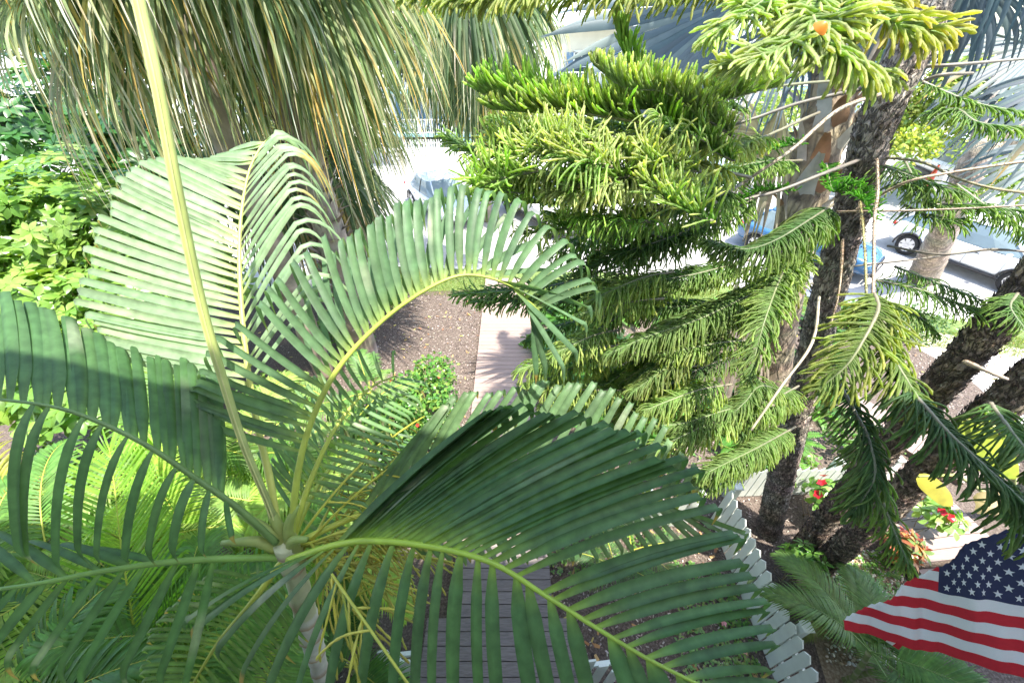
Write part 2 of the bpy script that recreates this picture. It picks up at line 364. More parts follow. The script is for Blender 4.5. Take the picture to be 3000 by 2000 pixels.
fence('short white picket fence crossing behind the large shaded palm frond', G(1560, 1540), G(2010, 1540), col_side=-1, h=.85)
fence('white picket fence stub passing behind the left pine trunk base', G(2110, 1455), G(2560, 1440), col_side=-1, h=.8)
def gate_post(label, px, py):
    t = thing('fence_panel', label, 'fence'); g = G(px, py, 0)
    for i in range(3):
        mb = MB(); mb.box((g[0] + (i - 1) * .13, g[1] - .04 * i, .45), (.11, .02, .9), .1); mb.build('picket', M_PICKET, t, smooth=False)
    mb = MB(); mb.box((g[0], g[1] + .03, .6), (.45, .04, .08), .1); mb.build('rail', M_PICKET, t, smooth=False)
gate_post('white picket panel at the bottom edge left of the dark landing', 1195, 1965)
gate_post('white picket panel at the bottom edge right of the dark landing', 1735, 1990)

# ---------------------------------------------------------------- feather palm fronds
GR = A([0, 0, -1.0])
def frond(parent, rach, sides, start, wid, col, rcol=(.38, .42, .05), rrad=(.016, .004), tipcol=(.28, .3, .05), curlseg=8, nl=34, name='frond', mat=None, S=1.0, jitter=.02, fold=.42, burnt=.26, missing=0):
    """rach: [(px,py,d)], sides: list of dict(keys=[(t,px,py,d)], curl=m, lift=, n=)"""
    cur = spline([P(x, y, d * S) for x, y, d in rach], 60)
    mb = MB()
    for sd in sides:
        keys = sd['keys']; kt = [k[0] for k in keys]; kp = np.array([P(k[1], k[2], k[3] * S) for k in keys]); n = sd.get('n', nl)
        t0 = kt[0]; t1 = kt[-1]; curl = sd.get('curl', .1)
        for i in range(n):
            fr_ = (i / (n - 1)) ** sd.get('warp', 1); t = t0 + (t1 - t0) * fr_ + random.uniform(-.25, .25) * (t1 - t0) / n; t = min(max(t, .01), .995)
            tip = A([np.interp(t, kt, kp[:, j]) for j in range(3)])
            b = at(cur, t); tg = tang(cur, t); L = np.linalg.norm(tip - b)
            tip = tip + (rng.random(3) - .5) * L * jitter * 2 + (tip - b) * random.uniform(-.05, .05)
            lift = A([0, 0, 1.]) * L * sd.get('lift', .08) + tg * L * sd.get('fwd', -.06)
            c1 = b + (tip - b) * .5 + lift; s = np.linspace(0, 1, 8)[:, None]
            pts = (1 - s) ** 2 * b + 2 * s * (1 - s) * c1 + s * s * tip
            nc = curlseg if curl > 0 else 0; cl = curl * random.uniform(.6, 1.3)
            if nc:
                dr = nz(pts[-1] - pts[-2]); q = pts[-1]; ex = []
                for k in range(nc):
                    dr = nz(dr + GR * sd.get('g', .75) * .75); q = q + dr * cl / nc; ex.append(q)
                pts = np.vstack([pts, ex])
            m = len(pts); f = np.linspace(0, 1, m)
            w0 = wid * random.uniform(.88, 1.1) * sd.get('wk', 1) * (1 - sd.get('nar', 0) * fr_)
            prof = np.minimum(1, .4 + f * 4.5) * np.clip(1 - ((f - .3) / .72), .008, 1) ** .85 * random.uniform(.9, 1.05)
            side = tg + (rng.random(3) - .5) * .25
            c0 = jit(col, .12); tc = jit(tipcol, .3); yl = sd.get('tipy', .5)
            cols = A([mix(mix(c0, rcol, max(0, .45 - ff * 5)), tc, yl * max(0, (ff - .78) / .22)) for ff in f])
            if random.random() < burnt: cols[-random.randint(3, 7):] = mix((.34, .22, .06), c0, random.uniform(.1, .5))
            if random.random() < .25: kk = random.randint(2, m - 4); cols[kk:kk + 2] = mix(c0, (.34, .36, .26), random.uniform(.15, .4))
            if random.random() < .03: continue
            mb.ribbon(pts, side, prof * w0, fold, cols, mid=.3)
    fo = mb.build(name, mat or M_PALM, parent)
    mr = MB(); rr = np.linspace(rrad[0], rrad[1], 60); mr.tube(cur, rr, 7, A([mix(rcol, mix(rcol, col, .3), i / 59) for i in range(60)]), .05); mr.build('rachis', M_STEM, fo)
    return fo
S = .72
palm = thing('feather_palm', 'large dark green feather palm with ringed pale trunk filling the foreground', 'palm tree')
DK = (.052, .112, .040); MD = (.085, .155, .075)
# F1 upright sunlit frond, its leaf colour paler to imitate the sun
frond(palm, [(820, 1590, 2.3), (790, 1400, 2.3), (745, 1200, 2.35), (712, 950, 2.4), (702, 700, 2.5), (725, 520, 2.6), (765, 430, 2.65), (800, 400, 2.7)],
      [dict(keys=[(.36, 345, 1048, 2.25), (.43, 290, 950, 2.25), (.50, 245, 838, 2.25), (.58, 290, 705, 2.3), (.66, 325, 585, 2.35), (.74, 385, 500, 2.4), (.82, 500, 462, 2.5), (.9, 600, 475, 2.6), (.97, 690, 440, 2.7)], curl=.10, lift=.05, n=34, g=.7),
       dict(keys=[(.36, 905, 900, 2.2), (.45, 880, 740, 2.25), (.55, 862, 625, 2.3), (.66, 850, 540, 2.4), (.78, 830, 460, 2.5), (.88, 812, 410, 2.6), (.97, 810, 385, 2.7)], curl=.32, lift=.10, n=23, g=.75, wk=.72)],
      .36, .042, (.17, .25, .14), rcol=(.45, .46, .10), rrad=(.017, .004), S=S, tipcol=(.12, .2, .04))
# F2 arching right
frond(palm, [(850, 1590, 2.3), (870, 1400, 2.2), (910, 1240, 2.15), (990, 1080, 2.1), (1120, 940, 2.1), (1260, 842, 2.1), (1370, 805, 2.15), (1490, 835, 2.25), (1580, 910, 2.35)],
      [dict(keys=[(.24, 560, 1215, 2.2), (.32, 575, 1110, 2.15), (.37, 640, 1000, 2.1), (.42, 765, 925, 2.05), (.48, 840, 800, 2.05), (.54, 985, 705, 2.05), (.62, 1100, 650, 2.05), (.70, 1215, 600, 2.1), (.78, 1345, 548, 2.15), (.85, 1490, 580, 2.2), (.92, 1650, 700, 2.3), (.995, 1740, 850, 2.4)], curl=.26, lift=.06, n=40, g=.85),
       dict(keys=[(.40, 860, 850, 2.4), (.48, 960, 760, 2.4), (.56, 1070, 690, 2.4), (.64, 1190, 610, 2.4), (.72, 1330, 570, 2.4), (.8, 1500, 640, 2.4), (.87, 1720, 880, 2.45), (.93, 1665, 1060, 2.45), (.995, 1560, 1080, 2.5)], curl=.13, lift=.05, n=25, g=.6)],
      .24, .034, (.08, .145, .07), rcol=(.36, .42, .06), rrad=(.016, .0035), S=S, burnt=.03)
# F4 behind, tips sunlit
frond(palm, [(850, 1600, 2.35), (1000, 1530, 2.5), (1200, 1450, 2.7), (1400, 1405, 2.85), (1640, 1388, 2.95), (1850, 1430, 3.0), (2000, 1500, 3.05)],
      [dict(keys=[(.14, 1285, 1205, 2.7), (.25, 1330, 1165, 2.75), (.36, 1480, 1140, 2.8), (.48, 1600, 1118, 2.85), (.6, 1730, 1125, 2.9), (.72, 1830, 1175, 2.9), (.85, 1940, 1260, 2.95), (.98, 2030, 1370, 3.0)], curl=.10, lift=.05, n=28, tipy=.9, g=1.0, wk=1.3),
       dict(keys=[(.2, 1240, 1620, 2.6), (.4, 1480, 1640, 2.8), (.6, 1700, 1620, 2.9), (.8, 1950, 1600, 3.0), (.98, 2170, 1560, 3.05)], curl=.08, lift=.04, n=28)],
      .14, .036, (.09, .155, .07), tipcol=(.42, .38, .06), S=S)
# F3 big shaded foreground frond
frond(palm, [(845, 1640, 2.2), (1000, 1592, 2.0), (1130, 1585, 1.85), (1300, 1608, 1.75), (1450, 1652, 1.65), (1600, 1745, 1.58), (1750, 1840, 1.5), (1900, 1930, 1.42), (2080, 2020, 1.38)],
      [dict(keys=[(.2, 1420, 1215, 1.95), (.27, 1530, 1205, 1.92), (.34, 1660, 1228, 1.9), (.41, 1790, 1262, 1.85), (.48, 1900, 1300, 1.82), (.55, 1990, 1365, 1.78), (.62, 2060, 1430, 1.75), (.69, 2130, 1530, 1.7), (.76, 2185, 1630, 1.65), (.83, 2225, 1745, 1.6), (.91, 2250, 1855, 1.55), (.99, 2270, 2010, 1.5)], curl=.14, lift=.05, n=42, g=1.1, warp=1.6, nar=.5, wk=1.15),
       dict(keys=[(.08, 560, 1800, 2.1), (.13, 590, 1850, 2.0), (.18, 690, 1930, 1.95), (.24, 790, 2020, 1.85), (.31, 950, 2050, 1.75), (.39, 1080, 2060, 1.66), (.48, 1240, 2090, 1.6), (.58, 1420, 2110, 1.52), (.68, 1620, 2130, 1.46), (.8, 1820, 2150, 1.4), (.95, 2080, 2180, 1.34)], curl=.22, lift=.16, n=24, g=.35, wk=1.1)],
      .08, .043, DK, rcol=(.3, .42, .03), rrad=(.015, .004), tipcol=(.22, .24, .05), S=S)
# F5 left, strips rising and dark blades hanging
frond(palm, [(810, 1590, 2.25), (700, 1490, 2.1), (580, 1405, 2.0), (440, 1310, 1.9), (300, 1240, 1.85), (150, 1190, 1.8), (-100, 1160, 1.75)],
      [dict(keys=[(.26, 640, 1090, 2.25), (.36, 560, 1070, 2.25), (.48, 455, 1045, 2.25), (.6, 340, 1010, 2.25), (.7, 240, 955, 2.2), (.8, 120, 900, 2.15), (.9, 10, 865, 2.1), (.99, -120, 840, 2.1)], curl=.05, lift=.04, n=25, wk=1.1),
       dict(keys=[(.24, 700, 1560, 2.0), (.33, 560, 1600, 1.9), (.42, 450, 1600, 1.85), (.52, 370, 1605, 1.8), (.62, 260, 1610, 1.75), (.75, 130, 1620, 1.7), (.9, 0, 1600, 1.65), (.99, -120, 1600, 1.6)], curl=.08, lift=.28, n=12, g=.35, wk=.68)],
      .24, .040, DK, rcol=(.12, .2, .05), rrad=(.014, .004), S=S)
# F6 lower left
frond(palm, [(830, 1632, 2.3), (650, 1636, 2.1), (500, 1645, 2.0), (300, 1672, 1.9), (100, 1710, 1.8), (-120, 1740, 1.75)],
      [dict(keys=[(.25, 560, 2000, 1.95), (.4, 330, 1960, 1.85), (.6, 120, 1930, 1.75), (.8, -60, 1880, 1.7), (.98, -200, 1850, 1.65)], curl=.12, lift=.1, n=11, g=.4),
       dict(keys=[(.45, 260, 1600, 2.0), (.7, 0, 1560, 1.95), (.98, -250, 1560, 1.9)], curl=.1, lift=.12, n=7, g=.5)],
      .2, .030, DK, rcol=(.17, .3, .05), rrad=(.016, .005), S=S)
# F7 loose leaf behind, low right of crown
frond(palm, [(850, 1600, 2.35), (900, 1480, 2.6), (960, 1380, 2.9), (1040, 1300, 3.2), (1130, 1260, 3.4)],
      [dict(keys=[(.15, 760, 1330, 2.6), (.5, 900, 1150, 3.0), (.98, 1160, 1160, 3.4)], curl=.08, n=14),
       dict(keys=[(.15, 1060, 1640, 2.6), (.5, 1200, 1440, 3.0), (.98, 1270, 1290, 3.4)], curl=.08, n=14)], .1, .026, MD, S=S)
# F8 and F9: narrower young fronds around the crown
frond(palm, [(850, 1600, 2.35), (905, 1420, 2.45), (985, 1250, 2.6), (1080, 1140, 2.8), (1160, 1100, 3.0)],
      [dict(keys=[(.2, 790, 1360, 2.5), (.5, 860, 1160, 2.6), (.8, 1010, 1030, 2.8), (.98, 1150, 1030, 3.0)], curl=.12, n=20, g=.7),
       dict(keys=[(.2, 1040, 1490, 2.5), (.5, 1120, 1330, 2.6), (.8, 1200, 1210, 2.9), (.98, 1240, 1120, 3.0)], curl=.12, n=20, g=.7)], .15, .022, (.10, .18, .07), S=S)
frond(palm, [(830, 1640, 2.3), (740, 1760, 2.3), (640, 1880, 2.3), (560, 2010, 2.3)],
      [dict(keys=[(.2, 620, 1670, 2.3), (.6, 440, 1830, 2.3), (.98, 420, 2010, 2.3)], curl=.12, n=18, g=.6),
       dict(keys=[(.2, 860, 1830, 2.3), (.6, 790, 1990, 2.3), (.98, 640, 2120, 2.3)], curl=.12, n=18, g=.6)], .12, .021, (.09, .17, .05), S=S)
# spear leaf
sp = spline([P(x, y, d) for x, y, d in [(828, 1600, 1.66), (790, 1480, 1.62), (715, 1300, 1.52), (650, 1100, 1.42), (592, 895, 1.30), (520, 560, 1.12), (462, 250, 1.02), (402, -20, .96), (360, -260, .92)]], 50)
mb = MB(); mb.tube(sp, np.r_[np.linspace(.011, .0155, 20), np.linspace(.0155, .0145, 30)], 8, A([mix((.2, .24, .09), (.40, .45, .14), min(1, i / 18)) for i in range(50)]), .02)
for k in (-1, 1): mb.tube(sp + A([k * .006, -.012, .003]), .003, 5, (.5, .5, .2))
mb.build('spear_leaf', M_STEM, palm)
# trunk: crownshaft and ringed stem
c0 = P(850, 1610, 1.68); g0 = G(1010, 2230); z0 = c0[2]
q_ = P(945, 2000, 2.35); base = c0 + (q_ - c0) * (c0[2] / (c0[2] - q_[2])); tr = spline([base, base * .5 + c0 * .5, base * .1 + c0 * .9, c0 + A([0, 0, .06])], 150)
rad = []; cols = []
for i in range(150):
    f = i / 149; r = .044 + .012 * math.sin(min(1, max(0, (f - .72) / .2)) * math.pi)
    ring = i % 7 < 1; rad.append(r * (1.12 if ring else 1)); cols.append((.3, .22, .14) if ring else jit((.42, .43, .36), .08) if f < .86 else (.40, .42, .26))
mb = MB(); mb.tube(tr, rad, 12, cols, .05); mb.build('trunk', M_BARK2, palm)
# leaf sheaths at the crown
mb = MB()
for (x, y, d) in ((700, 1500, 1.6), (870, 1480, 1.62), (780, 1450, 1.66), (900, 1580, 1.6), (650, 1590, 1.6)):
    q = spline([c0 + A([0, 0, -.10]), c0 + (P(x, y, d) - c0) * .35 + A([0, 0, .05]), P(x, y, d)], 12); mb.tube(q, np.linspace(.04, .012, 12), 8, A([mix((.36, .36, .12), (.2, .28, .06), i / 11) for i in range(12)]), .05)
mb.build('leaf_sheath', M_STEM, palm)
# flower strings
mb = MB()
for s_ in range(16):
    o = c0 + A([random.uniform(.02, .08), random.uniform(0, .05), random.uniform(-.2, .02)])
    a = random.uniform(-.9, 1.9); d0 = nz(A([math.cos(a) * .9, math.sin(a) * .9 + .2, random.uniform(.1, .9)])); L = random.uniform(.35, .95)
    stem = [o]; dd = d0.copy()
    for k in range(10): dd = nz(dd + GR * .09); stem.append(stem[-1] + dd * L / 10)
    stem = np.array(stem); mb.tube(stem, np.linspace(.007, .004, 11), 5, (.36, .36, .04))
    for b in range(11):
        q = at(stem, .25 + .75 * b / 14); d1 = nz(dd * .9 + A(rng.normal(0, 1, 3)) * A([.6, .6, .35])); pp = [q]
        for k in range(12): d1 = nz(d1 + GR * .12 + rng.normal(0, .05, 3)); pp.append(pp[-1] + d1 * random.uniform(.018, .028))
        mb.tube(pp, [.0052 if (k % 2) else .0032 for k in range(13)], 5, jit(random.choice([(.34, .32, .03), (.42, .38, .05), (.28, .30, .03)]), .15), .2)
mb.build('flower_strings', M_STEM, palm)

# ---------------------------------------------------------------- procedural feather palms (areca clumps behind)
def auto_frond(parent, base, azi, el, L, droop, ll, wid, col, nl=30, name='frond', rcol=(.4, .42, .05), curl=.25, vee=.3, mat=None, rr=.009, start=.25, ribs=6):
    d = A([math.cos(azi) * math.cos(el), math.sin(azi) * math.cos(el), math.sin(el)]); pts = [A(base, ) if False else np.array(base, float)]
    for k in range(20):
        d = nz(d + GR * droop / 20 * (.4 + k / 12)); pts.append(pts[-1] + d * L / 20)
    cur = np.array(pts); mb = MB()
    for s_ in (-1, 1):
        for i in range(nl):
            t = start + (1 - start) * i / (nl - 1); t = min(t + random.uniform(-.004, .004), .997); tg = tang(cur, t); b = at(cur, t)
            lat = nz(np.cross(tg, A([0, 0, 1.]))); up = np.cross(lat, tg); up = up if up[2] > 0 else -up
            f = (t - start) / (1 - start); le = ll * (math.sin(math.pi * min(1, .22 + f * .74)) ** .6) * random.uniform(.9, 1.08)
            ang = R(62) * (1 - .55 * f); dr = nz(lat * s_ * math.sin(ang) + tg * math.cos(ang) + up * vee); q = b; pp = [q]
            for k in range(ribs):
                dr = nz(dr + GR * curl * (.3 + k / ribs) * random.uniform(.85, 1.15)); q = q + dr * le / ribs; pp.append(q)
            ff = np.linspace(0, 1, len(pp)); prof = np.minimum(1, .35 + ff * 3) * np.clip((1.02 - ff) * 2.2, .06, 1)
            mb.ribbon(pp, tg, prof * wid, .3, jit(col, .18))
    fo = mb.build(name, mat or M_PALM, parent)
    mr = MB(); mr.tube(cur, np.linspace(rr, rr * .25, 21), 5, rcol); mr.build('rachis', M_STEM, fo)
    return fo
def clump(name, label, cat, gx, gy, n, canes, L, ll, wid, cols, hz=(.6, 1.6), el=(20, 75), azr=(0, 360), droop=1.2, nl=28, rcol=(.4, .42, .06), spread=.25, group=None, mat=None):
    t = thing(name, label, cat, group)
    cs = []
    for i in range(canes):
        x, y = gx + random.uniform(-spread, spread), gy + random.uniform(-spread, spread); h = random.uniform(*hz)
        top = A([x + random.uniform(-.2, .2), y + random.uniform(-.1, .2), h]); c = spline([A([x, y, 0]), A([(x + top[0]) / 2, (y + top[1]) / 2, h * .55]), top], 26)
        mb = MB(); mb.tube(c, [(.026 if k % 4 else .031) for k in range(26)], 8, [(.2, .24, .08) if k % 4 else (.32, .3, .18) for k in range(26)]); mb.build('cane', M_BARK2, t); cs.append(top)
    for i in range(n):
        tp = cs[i % len(cs)]; auto_frond(t, tp, R(random.uniform(*azr)), R(random.uniform(*el)), L * random.uniform(.8, 1.15), droop * random.uniform(.7, 1.3), ll, wid, jit(random.choice(cols), .1), nl, rcol=rcol, mat=mat)
    return t
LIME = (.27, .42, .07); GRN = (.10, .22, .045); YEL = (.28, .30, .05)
def gd(px, py, d): q = P(px, py, d); return q
def cl(label, px, py, d, n, canes, L, ll, wid, cols, dz=.35, **k):
    q = P(px, py, d); clump('areca_palm', label, 'palm tree', q[0], q[1], n, canes, L, ll, wid, cols, (max(.15, q[2] - dz), q[2] + dz * .5), **k)
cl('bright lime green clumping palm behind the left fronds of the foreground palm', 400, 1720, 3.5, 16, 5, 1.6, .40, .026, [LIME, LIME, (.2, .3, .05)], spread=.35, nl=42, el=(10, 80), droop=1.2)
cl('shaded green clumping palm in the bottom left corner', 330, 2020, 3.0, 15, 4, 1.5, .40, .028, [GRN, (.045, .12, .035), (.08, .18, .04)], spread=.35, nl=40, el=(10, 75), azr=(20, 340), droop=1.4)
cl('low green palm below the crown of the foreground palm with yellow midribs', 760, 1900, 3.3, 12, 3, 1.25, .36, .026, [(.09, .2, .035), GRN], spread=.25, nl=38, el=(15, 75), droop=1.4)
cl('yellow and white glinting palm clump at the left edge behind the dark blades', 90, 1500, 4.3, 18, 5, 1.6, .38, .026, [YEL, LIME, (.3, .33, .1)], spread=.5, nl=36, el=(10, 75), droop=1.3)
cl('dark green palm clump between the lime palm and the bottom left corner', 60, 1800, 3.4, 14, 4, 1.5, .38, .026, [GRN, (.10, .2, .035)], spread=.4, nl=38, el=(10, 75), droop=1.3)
cl('pale sunlit palm clump behind the yellow flower strings left of the hibiscus', 960, 1430, 4.4, 14, 4, 1.2, .34, .026, [(.18, .28, .07), LIME], spread=.3, nl=34, el=(15, 75), droop=1.4)
cl('leafy green palm just left of the dark landing at the bottom', 1010, 1960, 3.9, 11, 3, .95, .3, .026, [(.11, .24, .05), (.08, .18, .04)], spread=.2, nl=30, el=(15, 70), azr=(-60, 200), droop=1.4)
cl('small pale palm with thin leaflets between the hibiscus and the yellow flower strings', 1070, 1180, 5.6, 10, 3, .9, .26, .02, [(.16, .27, .07), (.1, .2, .05)], spread=.3, nl=30, el=(20, 75), droop=1.3)
cl('sunlit green palm clump behind the slender spear leaf and yellow stem', 640, 1400, 4.5, 16, 4, 1.5, .38, .028, [LIME, (.22, .3, .08), (.1, .2, .04)], spread=.4, nl=36, el=(10, 75), droop=1.3)
clump('areca_palm', 'dark green palm growing beneath the flag in the lower right corner', 'palm tree', 4.25, .75, 20, 4, 1.15, .34, .020, [(.07, .15, .035), (.1, .18, .045)], (.4, .9), (8, 55), (0, 360), 1.2, 40, spread=.35, rcol=(.12, .2, .04))
clump('areca_palm', 'small low palm between the picket fence and the pebble bed', 'palm tree', 4.15, 1.55, 7, 2, .6, .2, .012, [(.09, .17, .045), (.16, .2, .06)], (.1, .3), (20, 65), (60, 250), 1.1, 36, spread=.15, rcol=(.2, .24, .05))
clump('areca_palm', 'low palm with narrow leaflets under the big frond near the fence corner', 'palm tree', 1.75, 2.35, 8, 2, .8, .26, .012, [(.07, .15, .05), (.12, .2, .06)], (.15, .4), (20, 65), (0, 360), 1.1, 34, spread=.25)
g = G(1190, 930); clump('areca_palm', 'small palm with short fronds beside the left edge of the long boardwalk', 'palm tree', g[0] - .3, g[1], 7, 2, .7, .22, .02, [GRN, (.07, .16, .04)], (.1, .3), (25, 65), (0, 360), 1.0, 24, spread=.15)
# hand placed sprays of the lime palm and the low palm
lp = thing('areca_palm', 'young lime palm with one upright frond in front of the bright lime clump', 'palm tree')
frond(lp, [(420, 1960, 2.9), (395, 1850, 2.85), (370, 1700, 2.8), (350, 1560, 2.8), (335, 1420, 2.85), (320, 1310, 2.9)],
      [dict(keys=[(.1, 190, 1830, 2.8), (.35, 140, 1660, 2.75), (.6, 150, 1500, 2.8), (.85, 190, 1350, 2.9), (.99, 300, 1240, 2.95)], curl=.05, n=44, lift=.05, fwd=-.02), dict(keys=[(.1, 560, 1760, 2.7), (.35, 520, 1560, 2.7), (.6, 470, 1420, 2.75), (.85, 410, 1300, 2.85), (.99, 340, 1240, 2.95)], curl=.05, n=44, lift=.05)], .1, .021, (.13, .27, .03), rcol=(.35, .42, .05), rrad=(.009, .002), burnt=0)
frond(lp, [(430, 1960, 2.9), (620, 1880, 2.7), (760, 1760, 2.7), (830, 1700, 2.8)], [dict(keys=[(.1, 420, 1800, 2.7), (.5, 560, 1660, 2.7), (.99, 800, 1600, 2.8)], curl=.05, n=30), dict(keys=[(.1, 560, 2050, 2.6), (.5, 760, 1960, 2.6), (.99, 900, 1800, 2.7)], curl=.05, n=30)], .1, .02, (.07, .17, .03), rcol=(.3, .4, .05), rrad=(.009, .002), burnt=0)
frond(lp, [(840, 1740, 2.9), (815, 1830, 2.8), (790, 1930, 2.7), (775, 2060, 2.6)], [dict(keys=[(.1, 700, 1760, 2.8), (.4, 620, 1850, 2.7), (.99, 580, 2060, 2.6)], curl=.08, n=34), dict(keys=[(.1, 900, 1760, 2.8), (.4, 950, 1880, 2.7), (.99, 940, 2080, 2.6)], curl=.08, n=34)], .1, .022, (.11, .23, .05), rcol=(.42, .45, .05), rrad=(.008, .003), burnt=0)

# ---------------------------------------------------------------- fan palms
def fan(parent, hub, axis, nrm, rad, spread, nseg, fused, droop, wid, cols, name='frond', mat=None, pet=None, tipc=(.55, .42, .16), dry=.25, costa=.0, wseg=10, fold=.35, pcol=(.25, .3, .1), grav=None):
    hub = A(hub); ax = nz(axis); nr = nz(A(nrm) - ax * np.dot(A(nrm), ax)); lat = np.cross(nr, ax); mb = MB(); da = 2 * spread / nseg
    for i in range(nseg):
        a = -spread + da * (i + .5); l = rad * (1 - .28 * (abs(a) / spread) ** 2) * random.uniform(.9, 1.06)
        org = hub + ax * costa * max(0, 1 - abs(a) / spread); d = nz(ax * math.cos(a) + lat * math.sin(a)); q = org.copy(); pp = [q]; ds = l / wseg
        fu = fused
        for k in range(wseg):
            f = (k + 1) / wseg
            if f > fu * .8: d = nz(d + GR * droop * (f - fu * .8) * random.uniform(.6, 1.5) + rng.normal(0, .03, 3))
            else: d = nz(d + GR * (grav or 0))
            q = q + d * ds; pp.append(q)
        f = np.linspace(0, 1, wseg + 1); w_f = 2 * f * l * math.tan(da / 2) * 1.04; wmax = w_f[int(fu * wseg)] if fu > 0 else wid
        if wid: wmax = wid * random.uniform(.8, 1.1)
        w_ = np.where(f < fu, np.minimum(w_f, wmax + (f < fu) * 9), wmax * np.clip((1.01 - f) / (1.01 - fu) * 1.6, .05, 1)); w_ = np.minimum(w_, np.maximum(w_f, .006))
        side = np.cross(nr, d); side = lat * math.cos(a) - ax * math.sin(a)
        c0 = jit(random.choice(cols), .18); cl = np.tile(A(c0), (wseg + 1, 1))
        if random.random() < dry:
            tc = A(jit(random.choice([tipc, (.55, .36, .1), (.62, .58, .48), (.45, .4, .22)]), .25)); st = random.uniform(.15, .8)  # pale tip tones: dry straw plus painted sun glare
            for k in range(wseg + 1): cl[k] = cl[k] * (1 - max(0, (f[k] - st) / (1 - st))) + tc * max(0, (f[k] - st) / (1 - st)); 
        mb.ribbon(pp, side + rng.normal(0, .07, 3), w_, fold, cl)
    fo = mb.build(name, mat or M_FAN, parent)
    if pet is not None:
        mr = MB(); c = spline([A(pet), (A(pet) + hub) / 2 + A([0, 0, .12]), hub, hub + ax * (costa + rad * .12)], 14); mr.tube(c, np.linspace(.024, .009, 14), 6, pcol); mr.build('petiole', M_STEM, fo)
    return fo
SAB = [(.11, .165, .06), (.16, .21, .085), (.22, .25, .12), (.075, .12, .045)]
def sabal(label, x, y, zh, n, nseg, L, trad, seed, elo=-62, showtrunk=False, boots=True, wid=.034, zlow=-.2, cols=SAB, dry=.4, group='hanging fan palms', drp=.95):
    random.seed(seed)
    t = thing('cabbage_palm', label, 'palm tree', group)
    mb = MB(); c = spline([A([x, y, -.02]), A([x + .03, y, zh * .5]), A([x, y, zh])], 60); mb.tube(c, trad * .72, 14, [jit((.30, .25, .19), .2) for _ in range(60)], .06)
    tr_ = mb.build('trunk', M_BARK2, t)
    if boots:
        mb = MB()
        for k in range(150):
            z = .9 + (zh - 1.0) * k / 150; a = k * 2.4; o = A([x + math.cos(a) * trad * .62, y + math.sin(a) * trad * .62, z]); dr = A([math.cos(a), math.sin(a), 0])
            for s_ in (-1, 1):
                lt = A([-math.sin(a), math.cos(a), 0]) * s_; pp = spline([o - lt * .02, o + dr * .05 + lt * .04 + A([0, 0, .13]), o + dr * random.uniform(.12, .3) + lt * .06 + A([0, 0, random.uniform(.2, .38)])], 5)
                mb.ribbon(pp, lt + dr * .3, A([.13, .11, .085, .06, .035]), .3, jit(random.choice([(.34, .28, .22), (.22, .17, .13), (.45, .4, .33)]), .15))
        mb.build('leaf_boots', M_BARK2, tr_)
    hub = A([x, y, zh])
    for i in range(n):
        a = i * 2.399 + random.uniform(-.2, .2); e = R(elo + (53 - elo) * ((i + .5) / n) ** 1.1 + random.uniform(-6, 6))
        d = nz(A([math.cos(a) * math.cos(e), math.sin(a) * math.cos(e), math.sin(e)])); pl = L * .42 * random.uniform(.75, 1.1); h = hub + d * pl + GR * pl * .22
        ax = nz(d + GR * (.25 + .6 * random.random())); nr = nz(A([0, 0, 1]) + d * .4)
        low = e < R(-15)
        if showtrunk and d[1] < -.1 and e < R(-5): continue
        if seed == 11 and d[0] > .35 and e < R(25): continue
        fan(t, h, ax, nr, L * random.uniform(.5, .84), R(82), nseg, random.choice([.2, .3, .34]), drp, wid * 1.15, cols if not low else cols + [(.3, .25, .14), (.42, .36, .24)], pet=hub + d * .1, dry=dry + (.2 if low else 0), costa=L * .22, tipc=random.choice([(.5, .42, .2), (.55, .33, .06), (.6, .56, .42), (.62, .6, .5)]), wseg=9, grav=.05)
    random.seed(seed + 1)
    return t
sabal('left of two huge drooping fan palms, its yellowing strands hanging over the top left corner', -4.33, 6.46, 7.1, 38, 30, 2.45, .3, 11, elo=-35, boots=False, dry=.85, wid=.036, drp=1.05)
sabal('right of two huge drooping fan palms, with boot covered trunk rising behind the foreground fronds', -3.5, 7.0, 7.1, 54, 32, 2.6, .38, 12, elo=-55, showtrunk=True, dry=.6, wid=.038, drp=1.0)
q = P(1400, 30, 12); sabal('distant darker fan palm with thin strands at the top centre behind the pine sprays', q[0], q[1], q[2], 44, 30, 3.0, .3, 13, boots=False, wid=.06, dry=.35)
q = P(1300, 560, 9); sabal('short fan palm seen dark green behind the crossing of the two big palms', -5.6, 10.8, 4.2, 44, 30, 3.4, .28, 14, boots=False, dry=.2, wid=.06, cols=[(.05,.09,.035),(.08,.12,.05)])
random.seed(21)
def strands(owner, lst, wid, nseg, cols, dry=.45, droop=.35):
    for h, tp in lst:
        hb_ = P(*h); fan(owner, hb_, P(*tp) - hb_, cv_(h, tp), np.linalg.norm(P(*tp) - hb_), R(random.uniform(26, 34)), nseg, .12, droop, wid, cols, dry=dry, tipc=random.choice([(.5, .34, .08), (.6, .55, .4), (.45, .36, .14)]), wseg=9)
def cv_(h, tp): return -nz((P(*h) + P(*tp)) / 2 - A([0, 0, H])) + rng.normal(0, .2, 3)
pl_ = [o for o in scn.objects if o.name.startswith('cabbage_palm')]
strands(pl_[0], [((330, -260, 3.9), (60, 200, 3.7)), ((400, -260, 3.9), (280, 340, 3.7)), ((420, -260, 4.0), (450, 430, 3.8)), ((520, -240, 4.1), (620, 420, 4.0)), ((200, -260, 3.9), (-40, 120, 3.8))], .036, 22, SAB + [(.2, .22, .1)], .75, .3)
